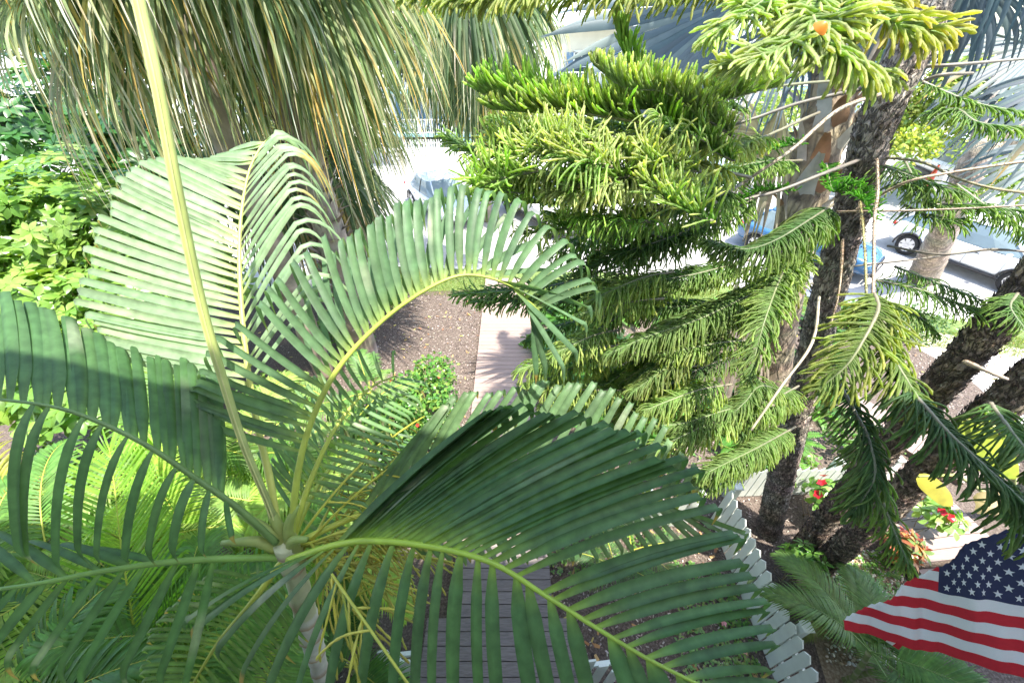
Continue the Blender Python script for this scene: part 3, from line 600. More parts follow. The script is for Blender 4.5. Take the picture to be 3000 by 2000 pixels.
strands(pl_[1], [((640, -240, 4.6), (760, 480, 4.5)), ((760, -240, 4.6), (960, 470, 4.4)), ((860, -240, 4.6), (1180, 480, 4.4)), ((900, -240, 4.6), (1300, 330, 4.4)), ((960, -200, 4.6), (1380, 180, 4.5)), ((820, -200, 5), (1060, 640, 5.0)), ((860, 0, 5.4), (1190, 560, 5.3))], .042, 26, SAB, .45, .3)
strands(pl_[2], [((1380, -120, 8), (1600, 330, 8)), ((1380, -120, 8.2), (1480, 400, 8)), ((1400, -120, 8), (1700, 160, 8)), ((1340, -120, 8), (1290, 330, 8)), ((1290, -100, 9), (1225, 420, 9)), ((1250, -60, 9), (1170, 360, 9)), ((1310, -60, 9), (1270, 440, 9)), ((1360, -140, 7.6), (1400, 280, 7.6)), ((1500, 260, 9), (1420, 470, 9)), ((1400, 200, 9), (1300, 480, 9))], .07, 28, [(.05, .085, .035), (.07, .11, .045)], .3, .3)

# silver fan palm
SILV = [(.085, .12, .13), (.07, .105, .12), (.11, .145, .145)]
bz = thing('silver_fan_palm', 'silver blue fan palm with thick tan trunk behind the left pine stem', 'palm tree')
tk = spline([G(2228, 1270), P(2270, 1000, 6.5), P(2325, 700, 5.4), P(2390, 460, 4.8), P(2440, 260, 4.4), P(2475, 90, 4.1)], 70)
mb = MB(); mb.tube(tk, np.r_[np.linspace(.36, .27, 30), np.linspace(.27, .25, 40)], 18, [jit((.27, .21, .14), .2) if k % 5 else (.17, .13, .09) for k in range(70)], .06); mb.build('trunk', M_PBARK, bz)
mb = MB()
for k in range(34):
    a = k * 2.4 + .5; o = at(tk, .66 + .33 * k / 34); dr = A([math.cos(a), math.sin(a), 0]); lt = A([-math.sin(a), math.cos(a), 0]); j_ = random.uniform(-.1, .1); hh = random.uniform(.3, .75)
    pp = spline([o + dr * .22 - A([0, 0, .05]), o + dr * .29 + A([0, 0, hh * .35]), o + dr * (.36 + j_) + A([0, 0, hh * .7]) + lt * j_, o + dr * (.5 + j_) + A([0, 0, hh]) + lt * j_ * 2], 9); mb.ribbon(pp, lt, np.linspace(.36, .07, 9) * random.uniform(.7, 1.1), -.45, jit(random.choice([(.34, .3, .24), (.22, .12, .06), (.28, .24, .19), (.42, .39, .33)]), .15))
mb.build('leaf_base', M_BARK2, bz)
bh = P(2470, 60, 4.2)
def sfan(hub, tipc, nrm, sp=75, n=30, fused=.5, droop=.25, cols=SILV, dry=.1, mat=M_SILVER, k=1.0, petal=True, name='frond'):
    hub = A(hub); ax = A(tipc) - hub; L = np.linalg.norm(ax)
    return fan(bz, hub, ax, nrm, L * k, R(sp), n, fused, droop, None, cols, name=name, mat=mat, pet=bh if petal else None, tipc=(.5, .42, .3), dry=dry, fold=.25, pcol=(.3, .36, .3))
cv = lambda px, py, d: -nz(P(px, py, d) - A([0, 0, H]))
sfan(P(2160, 0, 3.9), P(1600, 250, 4.0), cv(1850, 200, 4.0) + A([0, 0, .15]), 62, 30, .6, .08)
sfan(P(2330, 60, 4.3), P(2120, 400, 4.6), cv(2200, 250, 4.4), 60, 26, .35, .5)
sfan(P(2620, -160, 3.4), P(2680, 180, 3.5), cv(2650, 0, 3.4), 70, 26, .4, .9)
sfan(P(2840, -60, 3.6), P(2900, 260, 3.7), cv(2850, 100, 3.6), 80, 28, .4, .9)
sfan(P(3080, 120, 3.9), P(2760, 380, 4.1), cv(2900, 250, 4.0), 75, 30, .45, .35)
sfan(P(3150, 420, 4.3), P(2870, 640, 4.5), cv(3000, 500, 4.4), 70, 26, .45, .4)
sfan(P(2960, -260, 3.2), P(2960, 150, 3.3), cv(2960, 0, 3.3), 80, 30, .4, .8)
sfan(P(3200, 200, 3.6), P(2900, 520, 3.8), cv(3000, 400, 3.7), 70, 28, .4, .5)
sfan(P(2560, -200, 4.4), P(2500, 120, 4.4), cv(2500, 0, 4.4), 75, 26, .45, .6)
sfan(P(2300, -120, 4.6), P(2260, 120, 4.6), cv(2300, 0, 4.6), 75, 26, .45, .6)
TAN = [(.28, .235, .18), (.22, .18, .14), (.34, .3, .25)]
sfan(P(2290, 300, 4.9), P(2190, 720, 5.3), cv(2200, 500, 5), 24, 20, .6, .2, TAN, .1, M_FAN, name='dead_frond')
sfan(P(2230, 390, 5.1), P(2070, 330, 5.0), cv(2150, 350, 5), 40, 16, .5, .9, TAN, .1, M_FAN, name='dead_frond')
sfan(P(2230, 820, 6.0), P(2090, 1210, 6.8), cv(2150, 1000, 6), 22, 22, .7, .1, TAN, .1, M_FAN, name='dead_frond', petal=False)
sfan(P(2160, 820, 6.2), P(2130, 1180, 7.0), cv(2150, 1000, 6), 18, 16, .7, .1, TAN, .1, M_FAN, name='dead_frond', petal=False)

# ---------------------------------------------------------------- star pines: trunks and rope-like sprays
def barktrunk(parent, pts, r0, r1, n=90, col=(.33, .25, .19), name='trunk'):
    c = spline(pts, n); mb = MB(); ns = 22
    mb.tube(c, np.linspace(r0, r1, n), ns, [jit(col, .25) for _ in range(n)], .10)
    T = nz(np.gradient(c, axis=0))
    for k in range(int(n * 34)):                       # flaky bark scales
        t = random.random(); o = at(c, t); tg = tang(c, t); r = r0 + (r1 - r0) * t; a = random.uniform(0, 6.28); u = nz(np.cross(tg, A([0, 1, .2]))); v_ = np.cross(tg, u)
        n_ = u * math.cos(a) + v_ * math.sin(a); lt = np.cross(n_, tg); l = random.uniform(.015, .05); q0 = o + n_ * r * 1.0
        pp = [q0 - tg * l * .5, q0 + n_ * random.uniform(.006, .018), q0 + tg * l * .6 + n_ * random.uniform(.008, .024)]
        mb.ribbon(pp, lt + tg * random.uniform(-.4, .4), [l * .5, l * .7, l * .25], .1, jit(random.choice([(.30, .23, .18), (.16, .115, .09), (.42, .35, .3), (.2, .15, .11)]), .2))
    return mb.build(name, M_BARK, parent), c
def plume(parent, axis, L, S=.75, mode='droop', n=None, rad=.0055, col=(.06, .13, .03), tip=(.16, .24, .05), start=0.0, both=True, ang=58, g=.16, up=0, name='branch', brad=(.011, .004), bcol=(.17, .15, .10), seg=8, tilt=0, sides=(-1, 1), messy=.11, spc=.0125):
    cur = spline([P(x, y, d * S) for x, y, d in axis], 50); mb = MB(); br = MB()
    br.tube(cur, np.linspace(brad[0], brad[1], 50), 6, A([mix(bcol, mix(bcol, col, .6), i / 49) for i in range(50)]), .18); bo = br.build(name, M_STEM, parent)
    Lt = np.sum(np.linalg.norm(np.diff(cur, axis=0), axis=1)) * (1 - start); n = n or max(10, int(Lt / spc))
    for s_ in sides:
        for i in range(n):
            t = start + (1 - start) * (i + random.random() * .6) / n; t = min(t, .999); b = at(cur, t); tg = tang(cur, t); f = (t - start) / (1 - start)
            lat = nz(np.cross(tg, A([0, 0, 1.])) + A([0, 0, 1e-3])); lat = nz(lat + A([0, 0, 1.]) * tilt); aa = R(ang) * (1 - .5 * f ** 2) + random.uniform(-.08, .08)
            le = L * (.6 + .55 * math.sin(math.pi * min(1, .2 + f * .65))) * (1 if f < .85 else .55 + .45 * (1 - f) / .15) * random.uniform(.82, 1.1)
            d = nz(lat * s_ * math.sin(aa) + tg * math.cos(aa) + A([0, 0, up]) + rng.normal(0, messy, 3)); q = b; pp = [q]
            gg = A([0, 0, -g]) if mode == 'droop' else A([0, 0, g])
            wob = rng.normal(0, messy * .6, 3)
            for k in range(seg): d = nz(d + gg * (.4 + k / seg) + wob); q = q + d * le / seg; pp.append(q)
            r = rad * random.uniform(.85, 1.15); m = seg + 1
            rr = A([r * (1.18 if k % 2 else .86) for k in range(m)]); rr[0] = r * .7; rr[-1] = r * .5
            c0 = jit(col, .2); c1 = jit(tip, .2); mb.tube(pp, rr, 5, A([mix(c0, c1, (k / seg) ** 1.3) for k in range(m)]), .18, cap=False)
    mb.build('needles', M_PINE, bo)
    return bo, cur
p1 = thing('star_pine', 'left stem of the rough barked pine clump, with bright sprays over the top right', 'pine tree', 'pine stems leaning out of one clump')
p2 = thing('star_pine', 'middle stem of the rough barked pine clump leaning to the right edge', 'pine tree', 'pine stems leaning out of one clump')
p3 = thing('star_pine', 'lowest right stem of the rough barked pine clump leaning over the deck', 'pine tree', 'pine stems leaning out of one clump')
b1 = G(2255, 1560); _, t1 = barktrunk(p1, [b1 + A([0, 0, -.1]), P(2330, 1230, 5.0), P(2420, 880, 4.0), P(2500, 600, 3.5), P(2560, 380, 3.1), P(2640, 200, 2.85), P(2740, -20, 2.65), P(2850, -260, 2.5), A([2.95, 3.6, 8.6]), A([2.85, 3.5, 11.2])], .165, .10, col=(.34, .28, .23))
b2 = G(2345, 1615); _, t2 = barktrunk(p2, [b2 + A([0, 0, -.1]), P(2520, 1400, 4.6), P(2790, 1085, 3.5), P(3010, 850, 2.9), P(3200, 620, 2.5)], .135, .125)
b3 = G(2400, 1660); _, t3 = barktrunk(p3, [b3 + A([0, 0, -.1]), P(2540, 1540, 4.5), P(2720, 1370, 3.8), P(3010, 1120, 3.1), P(3300, 900, 2.6)], .135, .125)
BR = (.19, .285, .085); BT = (.44, .51, .23); DG = (.10, .195, .062); DT = (.27, .37, .11); YG = (.25, .32, .12); YT = (.49, .53, .27)  # paler spray tones and tips have sun highlights put into the colour
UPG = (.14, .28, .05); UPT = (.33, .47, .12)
# big near spray at the top right
ol = thing('dry_leaf', 'small bright orange leaf caught in the pine spray at the top right', 'leaf')
mb = MB(); q0 = P(2385, 70, 1.36); q1 = P(2415, 103, 1.36); mb.ribbon(spline([q0, (q0 + q1) / 2 + A([0, -.01, .008]), q1], 7), A([.6, 0, .6]), A([.01, .026, .034, .036, .034, .026, .008]), .25, (.6, .2, .03)); mb.build('blade', M_BROAD, ol)
plume(p1, [(2620, -60, 2.0), (2480, 0, 1.7), (2380, 90, 1.55), (2240, 170, 1.55), (2120, 200, 1.6)], .21, 1, rad=.0062, col=BR, tip=(.42, .46, .24), g=.14, up=.3, spc=.008)
plume(p1, [(2560, -80, 1.9), (2560, 20, 1.6), (2640, 80, 1.5), (2760, 100, 1.5)], .20, 1, rad=.006, col=BR, tip=(.44, .42, .15), g=.16, up=.25, spc=.0085)
plume(p1, [(2400, -120, 1.9), (2370, 0, 1.65), (2420, 120, 1.5), (2520, 200, 1.5), (2600, 230, 1.55)], .19, 1, rad=.006, col=BR, tip=(.42, .46, .22), g=.2, up=.2, spc=.0085)
plume(p1, [(2300, -100, 1.9), (2250, -10, 1.7), (2150, 60, 1.65), (2080, 110, 1.65)], .17, 1, rad=.0055, col=BR, tip=BT, g=.15, up=.2, spc=.009)
# bright mass centre top
plume(p1, [(2600, 230, 3.0), (2300, 250, 2.5), (2050, 310, 2.2), (1800, 320, 2.1), (1600, 330, 2.05), (1440, 320, 2.0)], .21, 1, start=.4, rad=.0058, col=BR, tip=BT, mode='up', g=.12, up=.45, ang=35, spc=.009)
plume(p1, [(1900, 360, 2.1), (1700, 330, 2.05), (1560, 300, 2.0), (1400, 270, 1.95)], .20, 1, rad=.0055, col=BR, tip=UPT, mode='up', g=.14, up=.5, ang=25, spc=.01)
plume(p1, [(2100, 420, 2.3), (1980, 380, 2.15), (1900, 280, 2.05), (1830, 160, 2.0), (1800, 60, 1.95)], .17, 1, rad=.0058, col=UPG, tip=UPT, mode='up', g=.2, up=.6, ang=30, spc=.009)
plume(p1, [(2150, 400, 2.2), (2040, 330, 2.1), (1950, 270, 2.0), (1830, 255, 1.95), (1740, 190, 1.9)], .15, 1, rad=.0055, col=BR, tip=BT, mode='up', g=.2, up=.6, ang=30, spc=.009)
plume(p1, [(2150, 470, 2.3), (2080, 430, 2.2), (2030, 330, 2.1), (2010, 250, 2.1)], .15, 1, rad=.0055, col=(.12, .28, .03), tip=BT, mode='up', g=.12, up=.5, ang=40, spc=.009)
plume(p1, [(2400, 330, 2.9), (2150, 430, 2.5), (1950, 400, 2.2), (1780, 430, 2.1), (1650, 420, 2.05)], .16, 1, start=.3, rad=.0055, col=YG, tip=YT, g=.35, up=.5, ang=60, spc=.007)
plume(p1, [(2200, 520, 2.6), (2000, 480, 2.3), (1850, 520, 2.15), (1720, 560, 2.1), (1600, 570, 2.1)], .17, 1, start=.15, rad=.0052, col=YG, tip=YT, g=.3, up=.4, ang=65, spc=.007)
plume(p1, [(2120, 600, 2.8), (1950, 560, 2.4), (1700, 520, 2.2), (1550, 500, 2.15), (1410, 430, 2.1)], .17, 1, start=.3, rad=.0052, col=BR, tip=YT, g=.28, up=.4, ang=60, spc=.0075)
plume(p1, [(1800, 520, 2.2), (1720, 500, 2.1), (1640, 450, 2.0), (1600, 370, 1.95)], .12, 1, rad=.0052, col=UPG, tip=UPT, mode='up', g=.2, up=.6, ang=25, spc=.009)
plume(p1, [(1950, 560, 2.4), (1880, 520, 2.2), (1840, 470, 2.1), (1820, 420, 2.05)], .12, 1, rad=.005, col=UPG, tip=BT, mode='up', g=.15, up=.5, ang=40, spc=.009)
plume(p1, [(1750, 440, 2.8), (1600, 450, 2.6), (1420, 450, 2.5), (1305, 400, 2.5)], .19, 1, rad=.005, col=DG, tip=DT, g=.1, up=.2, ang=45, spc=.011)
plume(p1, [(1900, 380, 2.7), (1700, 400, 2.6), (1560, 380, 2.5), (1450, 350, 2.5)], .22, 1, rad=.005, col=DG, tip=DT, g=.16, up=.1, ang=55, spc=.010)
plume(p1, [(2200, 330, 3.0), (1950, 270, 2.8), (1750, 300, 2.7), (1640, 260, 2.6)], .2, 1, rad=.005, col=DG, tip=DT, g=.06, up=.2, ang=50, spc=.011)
for k in range(32):
    x = random.uniform(1520, 2140); y = random.uniform(230, 680); d = random.uniform(1.95, 2.6); sx = random.uniform(-260, -120); sy = random.uniform(-130, 40)
    if x + sx < 1860: y = max(y, 360 + random.uniform(0, 60)); sy = random.uniform(-60, 60)
    up_ = random.random() < .4
    plume(p1, [(x, y, d), (x + sx * .5, y + sy * .35, d - .03), (x + sx, y + sy, d - .06)], random.uniform(.15, .24), 1, rad=random.uniform(.0038, .0055), col=random.choice([BR, YG, UPG, BR]), tip=random.choice([BT, YT, YT, UPT]), mode='up' if up_ else 'droop', g=.10 if up_ else .42, up=.5, ang=45 if up_ else 66, spc=.0125, messy=.2)
# along the top edge
plume(p1, [(2450, -120, 2.1), (2150, -50, 1.9), (1850, -30, 1.8), (1600, -30, 1.75), (1300, 0, 1.75)], .17, 1, start=.2, rad=.005, col=YG, tip=(.3, .33, .1), g=.12, up=.05, ang=45, spc=.008)
plume(p1, [(2000, -110, 2.0), (1700, -80, 1.9), (1400, -40, 1.85), (1180, -20, 1.85)], .17, 1, rad=.005, col=DG, tip=YT, g=.14, up=.0, ang=40, spc=.009)
# upper whorls of the pine, above the picture: they dapple the boardwalk
topb = p1
for k in range(36):
    z = random.uniform(8.4, 10.6); o = A([2.9, 3.55, z]); e = A([random.uniform(1.6, 3.6), random.uniform(2.3, 5.6), z + random.uniform(-.2, .2)])
    ax = np.array([o, (o + e) / 2 + A([0, 0, .15]), e]); _P = P
    P = lambda x, y, d, q=ax: q[int(d)]
    plume(topb, [(0, 0, 0), (0, 0, 1), (0, 0, 2)], .34, 1, rad=.011, col=DG, tip=DT, g=.2, up=.1, spc=.018, seg=5)
    P = _P
# bare limbs
def limb(parent, pts, r0, r1, col=(.28, .24, .18), spiky=True, name='bare_branch'):
    c = spline([P(*q) for q in pts], 40); mb = MB(); mb.tube(c, np.linspace(r0, r1, 40), 8, [jit(col, .12) for _ in range(40)], .08)
    if spiky:
        for k in range(420):
            t = random.random(); o = at(c, t); tg = tang(c, t); n_ = nz(np.cross(tg, rng.normal(0, 1, 3))); r = r0 + (r1 - r0) * t
            mb.ribbon([o + n_ * r * .9, o + n_ * (r + .006) + tg * .006], np.cross(n_, tg), [.005, .001], 0, jit((.42, .34, .22), .2))
    return mb.build(name, M_STEM, parent)
limb(p1, [(2600, 265, 3.0), (2470, 130, 2.6), (2350, 210, 2.6), (2200, 260, 2.7), (2080, 290, 2.8)], .018, .012, (.12, .11, .09), False)
limb(p1, [(2600, 245, 3.0), (2350, 300, 3.0), (2200, 350, 3.0), (2050, 390, 3.1)], .016, .011, (.13, .12, .095), False)
limb(p1, [(2600, 270, 2.9), (2460, 320, 2.7), (2330, 430, 2.6), (2260, 480, 2.6), (2170, 540, 2.7)], .015, .010, (.30, .25, .18))
limb(p1, [(2540, 460, 3.2), (2410, 510, 3.1), (2280, 560, 3.1), (2170, 590, 3.1), (2060, 650, 3.2)], .017, .012, (.15, .135, .11), False)
limb(p1, [(2500, 620, 3.2), (2640, 540, 2.6), (2790, 505, 2.5), (3020, 470, 2.4)], .009, .008, (.32, .24, .16))
limb(p1, [(2570, 460, 3.2), (2700, 475, 3.0), (2800, 520, 2.9), (2900, 550, 2.8), (3040, 570, 2.8)], .010, .008, (.24, .21, .11))
limb(p1, [(2450, 620, 3.2), (2600, 618, 2.9), (2800, 612, 2.8), (3030, 600, 2.7)], .007, .006, (.26, .2, .14))
limb(p1, [(2700, 240, 2.9), (2760, 220, 2.8), (2850, 215, 2.8)], .014, .010, (.18, .16, .12), False)
limb(p1, [(2700, 195, 2.9), (2800, 190, 2.8), (3030, 170, 2.8)], .013, .008, (.22, .2, .16), False)
limb(p1, [(2600, 720, 3.3), (2750, 745, 3.0), (2900, 730, 2.9), (3030, 740, 2.9)], .009, .007, (.16, .14, .11), False)
limb(p1, [(2500, 780, 3.3), (2680, 760, 3.1), (2880, 735, 3.1), (3040, 735, 3.1)], .008, .006, (.16, .14, .11), False)
limb(p1, [(2570, 465, 3.1), (2572, 560, 2.5), (2562, 640, 2.2), (2560, 760, 2.0), (2558, 870, 1.85)], .008, .007, (.36, .28, .2))
limb(p1, [(2520, 590, 3.0), (2528, 660, 2.5), (2535, 760, 2.2), (2538, 860, 2.05)], .006, .006, (.3, .28, .12))
limb(p1, [(2470, 700, 3.4), (2466, 780, 2.9), (2455, 870, 2.8), (2430, 960, 2.9)], .007, .006, (.3, .22, .15))
limb(p1, [(2400, 870, 3.5), (2380, 1000, 3.0), (2290, 1130, 2.9), (2200, 1260, 2.9)], .012, .009, (.34, .3, .22), False)
limb(p2, [(2880, 1080, 3.3), (2830, 1060, 3.0), (2900, 1090, 2.8), (2950, 1110, 2.8)], .02, .012, (.42, .33, .26))
# middle sprays left of the trunk
mid = [
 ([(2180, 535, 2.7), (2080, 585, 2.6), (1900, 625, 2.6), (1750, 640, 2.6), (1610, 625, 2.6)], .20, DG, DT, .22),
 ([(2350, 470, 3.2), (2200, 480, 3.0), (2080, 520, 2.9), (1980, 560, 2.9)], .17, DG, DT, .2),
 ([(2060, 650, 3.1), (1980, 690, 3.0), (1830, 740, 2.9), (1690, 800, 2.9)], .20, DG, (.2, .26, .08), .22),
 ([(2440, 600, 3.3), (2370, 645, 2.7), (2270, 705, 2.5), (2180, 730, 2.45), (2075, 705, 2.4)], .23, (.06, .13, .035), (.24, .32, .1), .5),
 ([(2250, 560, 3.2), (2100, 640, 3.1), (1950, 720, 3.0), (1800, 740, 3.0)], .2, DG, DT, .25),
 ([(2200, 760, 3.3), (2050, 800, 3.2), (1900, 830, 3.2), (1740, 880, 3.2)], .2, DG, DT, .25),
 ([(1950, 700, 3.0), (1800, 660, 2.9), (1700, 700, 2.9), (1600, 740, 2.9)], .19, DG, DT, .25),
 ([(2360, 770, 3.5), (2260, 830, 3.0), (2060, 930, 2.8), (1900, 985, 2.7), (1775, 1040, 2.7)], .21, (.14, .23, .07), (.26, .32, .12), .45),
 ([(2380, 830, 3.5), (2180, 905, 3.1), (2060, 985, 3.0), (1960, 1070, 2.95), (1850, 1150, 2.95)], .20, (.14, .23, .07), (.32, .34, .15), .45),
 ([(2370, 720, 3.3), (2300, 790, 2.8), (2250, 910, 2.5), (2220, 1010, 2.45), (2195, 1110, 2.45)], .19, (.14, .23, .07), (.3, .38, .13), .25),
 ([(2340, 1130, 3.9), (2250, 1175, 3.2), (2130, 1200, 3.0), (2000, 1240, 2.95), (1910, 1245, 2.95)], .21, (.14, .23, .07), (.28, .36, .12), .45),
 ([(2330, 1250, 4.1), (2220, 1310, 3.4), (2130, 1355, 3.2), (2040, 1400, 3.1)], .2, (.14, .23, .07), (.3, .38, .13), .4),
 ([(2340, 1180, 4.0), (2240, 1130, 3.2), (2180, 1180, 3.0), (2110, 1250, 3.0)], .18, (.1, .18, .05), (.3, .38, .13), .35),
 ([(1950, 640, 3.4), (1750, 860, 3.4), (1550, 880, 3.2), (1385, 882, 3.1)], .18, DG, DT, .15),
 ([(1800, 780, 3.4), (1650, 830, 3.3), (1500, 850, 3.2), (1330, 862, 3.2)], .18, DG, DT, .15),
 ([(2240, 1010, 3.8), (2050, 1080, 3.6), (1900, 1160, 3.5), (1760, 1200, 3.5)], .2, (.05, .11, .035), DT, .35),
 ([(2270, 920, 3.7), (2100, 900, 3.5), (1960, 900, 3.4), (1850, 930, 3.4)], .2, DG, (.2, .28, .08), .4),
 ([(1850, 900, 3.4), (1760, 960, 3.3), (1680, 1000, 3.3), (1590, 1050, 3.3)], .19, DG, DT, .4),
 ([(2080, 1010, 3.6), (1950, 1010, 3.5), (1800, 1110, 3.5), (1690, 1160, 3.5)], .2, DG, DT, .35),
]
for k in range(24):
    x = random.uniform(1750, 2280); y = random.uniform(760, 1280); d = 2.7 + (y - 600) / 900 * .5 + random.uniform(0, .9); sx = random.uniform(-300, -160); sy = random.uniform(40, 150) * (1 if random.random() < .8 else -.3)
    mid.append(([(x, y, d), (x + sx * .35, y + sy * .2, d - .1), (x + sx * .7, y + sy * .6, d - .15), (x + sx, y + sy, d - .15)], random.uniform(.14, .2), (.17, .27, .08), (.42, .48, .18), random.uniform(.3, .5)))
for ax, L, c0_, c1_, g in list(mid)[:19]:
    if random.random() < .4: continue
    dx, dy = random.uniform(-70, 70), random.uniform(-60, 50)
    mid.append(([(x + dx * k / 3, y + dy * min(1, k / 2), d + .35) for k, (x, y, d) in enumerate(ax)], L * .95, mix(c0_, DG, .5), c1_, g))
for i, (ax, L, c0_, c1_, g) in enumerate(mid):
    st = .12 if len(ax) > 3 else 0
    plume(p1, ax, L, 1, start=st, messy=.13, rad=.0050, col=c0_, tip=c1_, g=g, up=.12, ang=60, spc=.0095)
for ax in ([(2350, 420, 3.2), (2250, 440, 3.1), (2180, 470, 3.1)], [(2330, 560, 3.3), (2230, 560, 3.2), (2150, 600, 3.1)], [(2420, 480, 3.3), (2440, 560, 3.0), (2480, 540, 2.9), (2540, 560, 2.8)], [(2480, 560, 3.0), (2530, 590, 2.7), (2560, 640, 2.6)]):
    plume(p1, ax, .10, 1, rad=.0045, col=(.07, .2, .03), tip=(.13, .3, .04), mode='up', g=.05, up=.4, ang=45, spc=.013)
# right side sprays
plume(p2, [(2560, 860, 1.85), (2572, 905, 1.8), (2535, 985, 1.75), (2480, 1070, 1.75), (2400, 1140, 1.8)], .17, 1, rad=.0045, col=(.13, .2, .05), tip=(.36, .4, .12), g=.2, up=.1, ang=65, spc=.0075)
plume(p2, [(2557, 860, 1.9), (2590, 950, 1.8), (2620, 1050, 1.75), (2680, 1150, 1.7), (2730, 1220, 1.68)], .17, 1, rad=.0045, col=(.12, .2, .05), tip=(.36, .4, .13), g=.28, up=.05, ang=65, spc=.008)
plume(p2, [(2600, 1080, 1.8), (2690, 1170, 1.68), (2780, 1270, 1.6), (2890, 1370, 1.55), (3010, 1480, 1.5)], .20, 1, rad=.0045, col=(.05, .11, .04), tip=(.14, .22, .07), g=.3, up=.05, ang=62, spc=.008)
plume(p2, [(2450, 1110, 2.0), (2500, 1200, 1.9), (2545, 1290, 1.85), (2560, 1400, 1.8), (2500, 1500, 1.85)], .18, 1, rad=.0045, col=(.06, .13, .045), tip=(.2, .28, .09), g=.3, up=.05, ang=60, spc=.008)
plume(p2, [(2560, 1350, 2.1), (2580, 1450, 2.0), (2620, 1560, 1.95), (2660, 1650, 1.9)], .15, 1, rad=.0042, col=DG, tip=DT, g=.25, up=0, ang=45, spc=.009)
plume(p2, [(2900, 1180, 1.8), (2960, 1260, 1.7), (3040, 1360, 1.6)], .19, 1, rad=.0045, col=DG, tip=(.14, .2, .06), g=.3, up=.05, ang=60, spc=.008)
plume(p2, [(2990, 1420, 1.6), (2980, 1500, 1.6), (3020, 1560, 1.6)], .17, 1, rad=.0045, col=DG, tip=(.14, .2, .06), g=.3, up=.05, ang=60, spc=.009)
for ax, L in (([(2570, 480, 3.2), (2680, 520, 3.0), (2800, 560, 2.9)], .2), ([(2570, 560, 3.2), (2620, 540, 3.1), (2700, 545, 3.0)], .2), ([(2650, 470, 3.2), (2700, 570, 3.0), (2740, 600, 3.0)], .15), ([(2720, 600, 3.0), (2850, 600, 2.9), (3020, 620, 2.8)], .18), ([(2800, 540, 3.0), (2900, 610, 2.9), (3020, 680, 2.8)], .18),
              ([(2720, 330, 2.9), (2800, 320, 2.7), (2870, 360, 2.6), (3020, 375, 2.6)], .13), ([(2650, 600, 3.2), (2740, 640, 3.0), (2830, 640, 3.0)], .18), ([(2560, 820, 3.4), (2700, 850, 3.2), (2850, 900, 3.1), (3010, 905, 3.0)], .2), ([(2600, 890, 3.5), (2680, 920, 3.3), (2740, 970, 3.3)], .18),
              ([(2620, 780, 3.4), (2750, 830, 3.2), (2880, 880, 3.1)], .15), ([(2980, 860, 2.7), (2960, 900, 2.6), (3000, 960, 2.5)], .14), ([(2700, 240, 2.8), (2850, 300, 2.7), (3010, 330, 2.6)], .12)):
    plume(p1, ax, L, 1, rad=.0042, col=DG, tip=DT, g=.22, up=.05, ang=58, spc=.012)
plume(p3, [(2880, 1200, 2.6), (2920, 1230, 2.5), (2960, 1280, 2.45)], .1, 1, rad=.005, col=(.1, .26, .03), tip=(.3, .4, .06), mode='up', g=.02, up=.2, ang=50, spc=.014)
# right smooth tree
rt = thing('shade_tree', 'smooth pale barked tree leaning in front of the white hatchback', 'tree')
c = spline([G(2705, 815) + A([0, 0, -.1]), P(2790, 620, 9.2), P(2850, 480, 8.3), P(2905, 420, 8.1), P(3040, 360, 7.8), P(3250, 250, 7.4)], 60)
mb = MB(); mb.tube(c, np.r_[np.linspace(.40, .27, 25), np.linspace(.27, .22, 35)], 18, [jit((.32, .26, .20), .2) for _ in range(60)], .05)
c2 = spline([at(c, .42), P(2900, 300, 8.6), P(2950, 100, 9)], 20); mb.tube(c2, np.linspace(.16, .08, 20), 10, (.3, .25, .2), .06)
mb.build('trunk', M_SBARK, rt)

def leaf(mb, b, d, nrm, L, Wd, col, bend=.15, fold=.18):
    d = nz(d); side = nz(np.cross(d, nrm) + 1e-6); s = np.linspace(0, 1, 6)
    pp = b + np.outer(s, d) * L - np.outer(s ** 2, nz(nrm)) * L * bend
    mb.ribbon(pp, side, A([.08, .62, 1, .95, .6, .04]) * Wd, fold, col)
def foliage(mb, cen, rad, n, L, Wd, cols, whorl=1, out=.75, shell=.55, droop=.2):
    cen = A(cen); rad = A(rad)
    for i in range(n):
        u = nz(rng.normal(0, 1, 3)); 
        if u[2] < -.35: u[2] = -u[2] * .5
        r = shell + (1 - shell) * random.random(); r *= 1 + .14 * math.sin(u[0] * 7 + cen[0]) * math.cos(u[1] * 6)
        b = cen + u * rad * r; ax = nz(u * out + A([0, 0, .5]) + rng.normal(0, .25, 3)); 
        if whorl > 1:
            e1 = nz(np.cross(ax, A([.3, .2, 1]))); e2 = np.cross(ax, e1); a0 = random.uniform(0, 6); k = random.randint(whorl - 2, whorl); c0 = jit(random.choice(cols), .15)
            for j in range(k):
                a = a0 + j * 6.283 / k; d = nz((e1 * math.cos(a) + e2 * math.sin(a)) + ax * random.uniform(.05, .35)); leaf(mb, b + d * L * .12, d, ax, L * random.uniform(.8, 1.1), Wd, jit(c0, .1), droop)
        else:
            d = nz(u * .6 + rng.normal(0, .6, 3)); leaf(mb, b, d, nz(ax + rng.normal(0, .3, 3)), L * random.uniform(.7, 1.15), Wd * random.uniform(.85, 1.1), jit(random.choice(cols), .18), droop)
def stems(mb, base, cen, rad, n, r, col):
    for i in range(n):
        u = nz(rng.normal(0, 1, 3)); u[2] = abs(u[2]); e = A(cen) + u * A(rad) * random.uniform(.4, .85); b = A(base) + A([random.uniform(-.1, .1), random.uniform(-.1, .1), 0])
        mb.tube(spline([b, b * .5 + e * .5 + rng.normal(0, .08, 3), e], 8), np.linspace(r, r * .3, 8), 5, jit(col, .15), .05)
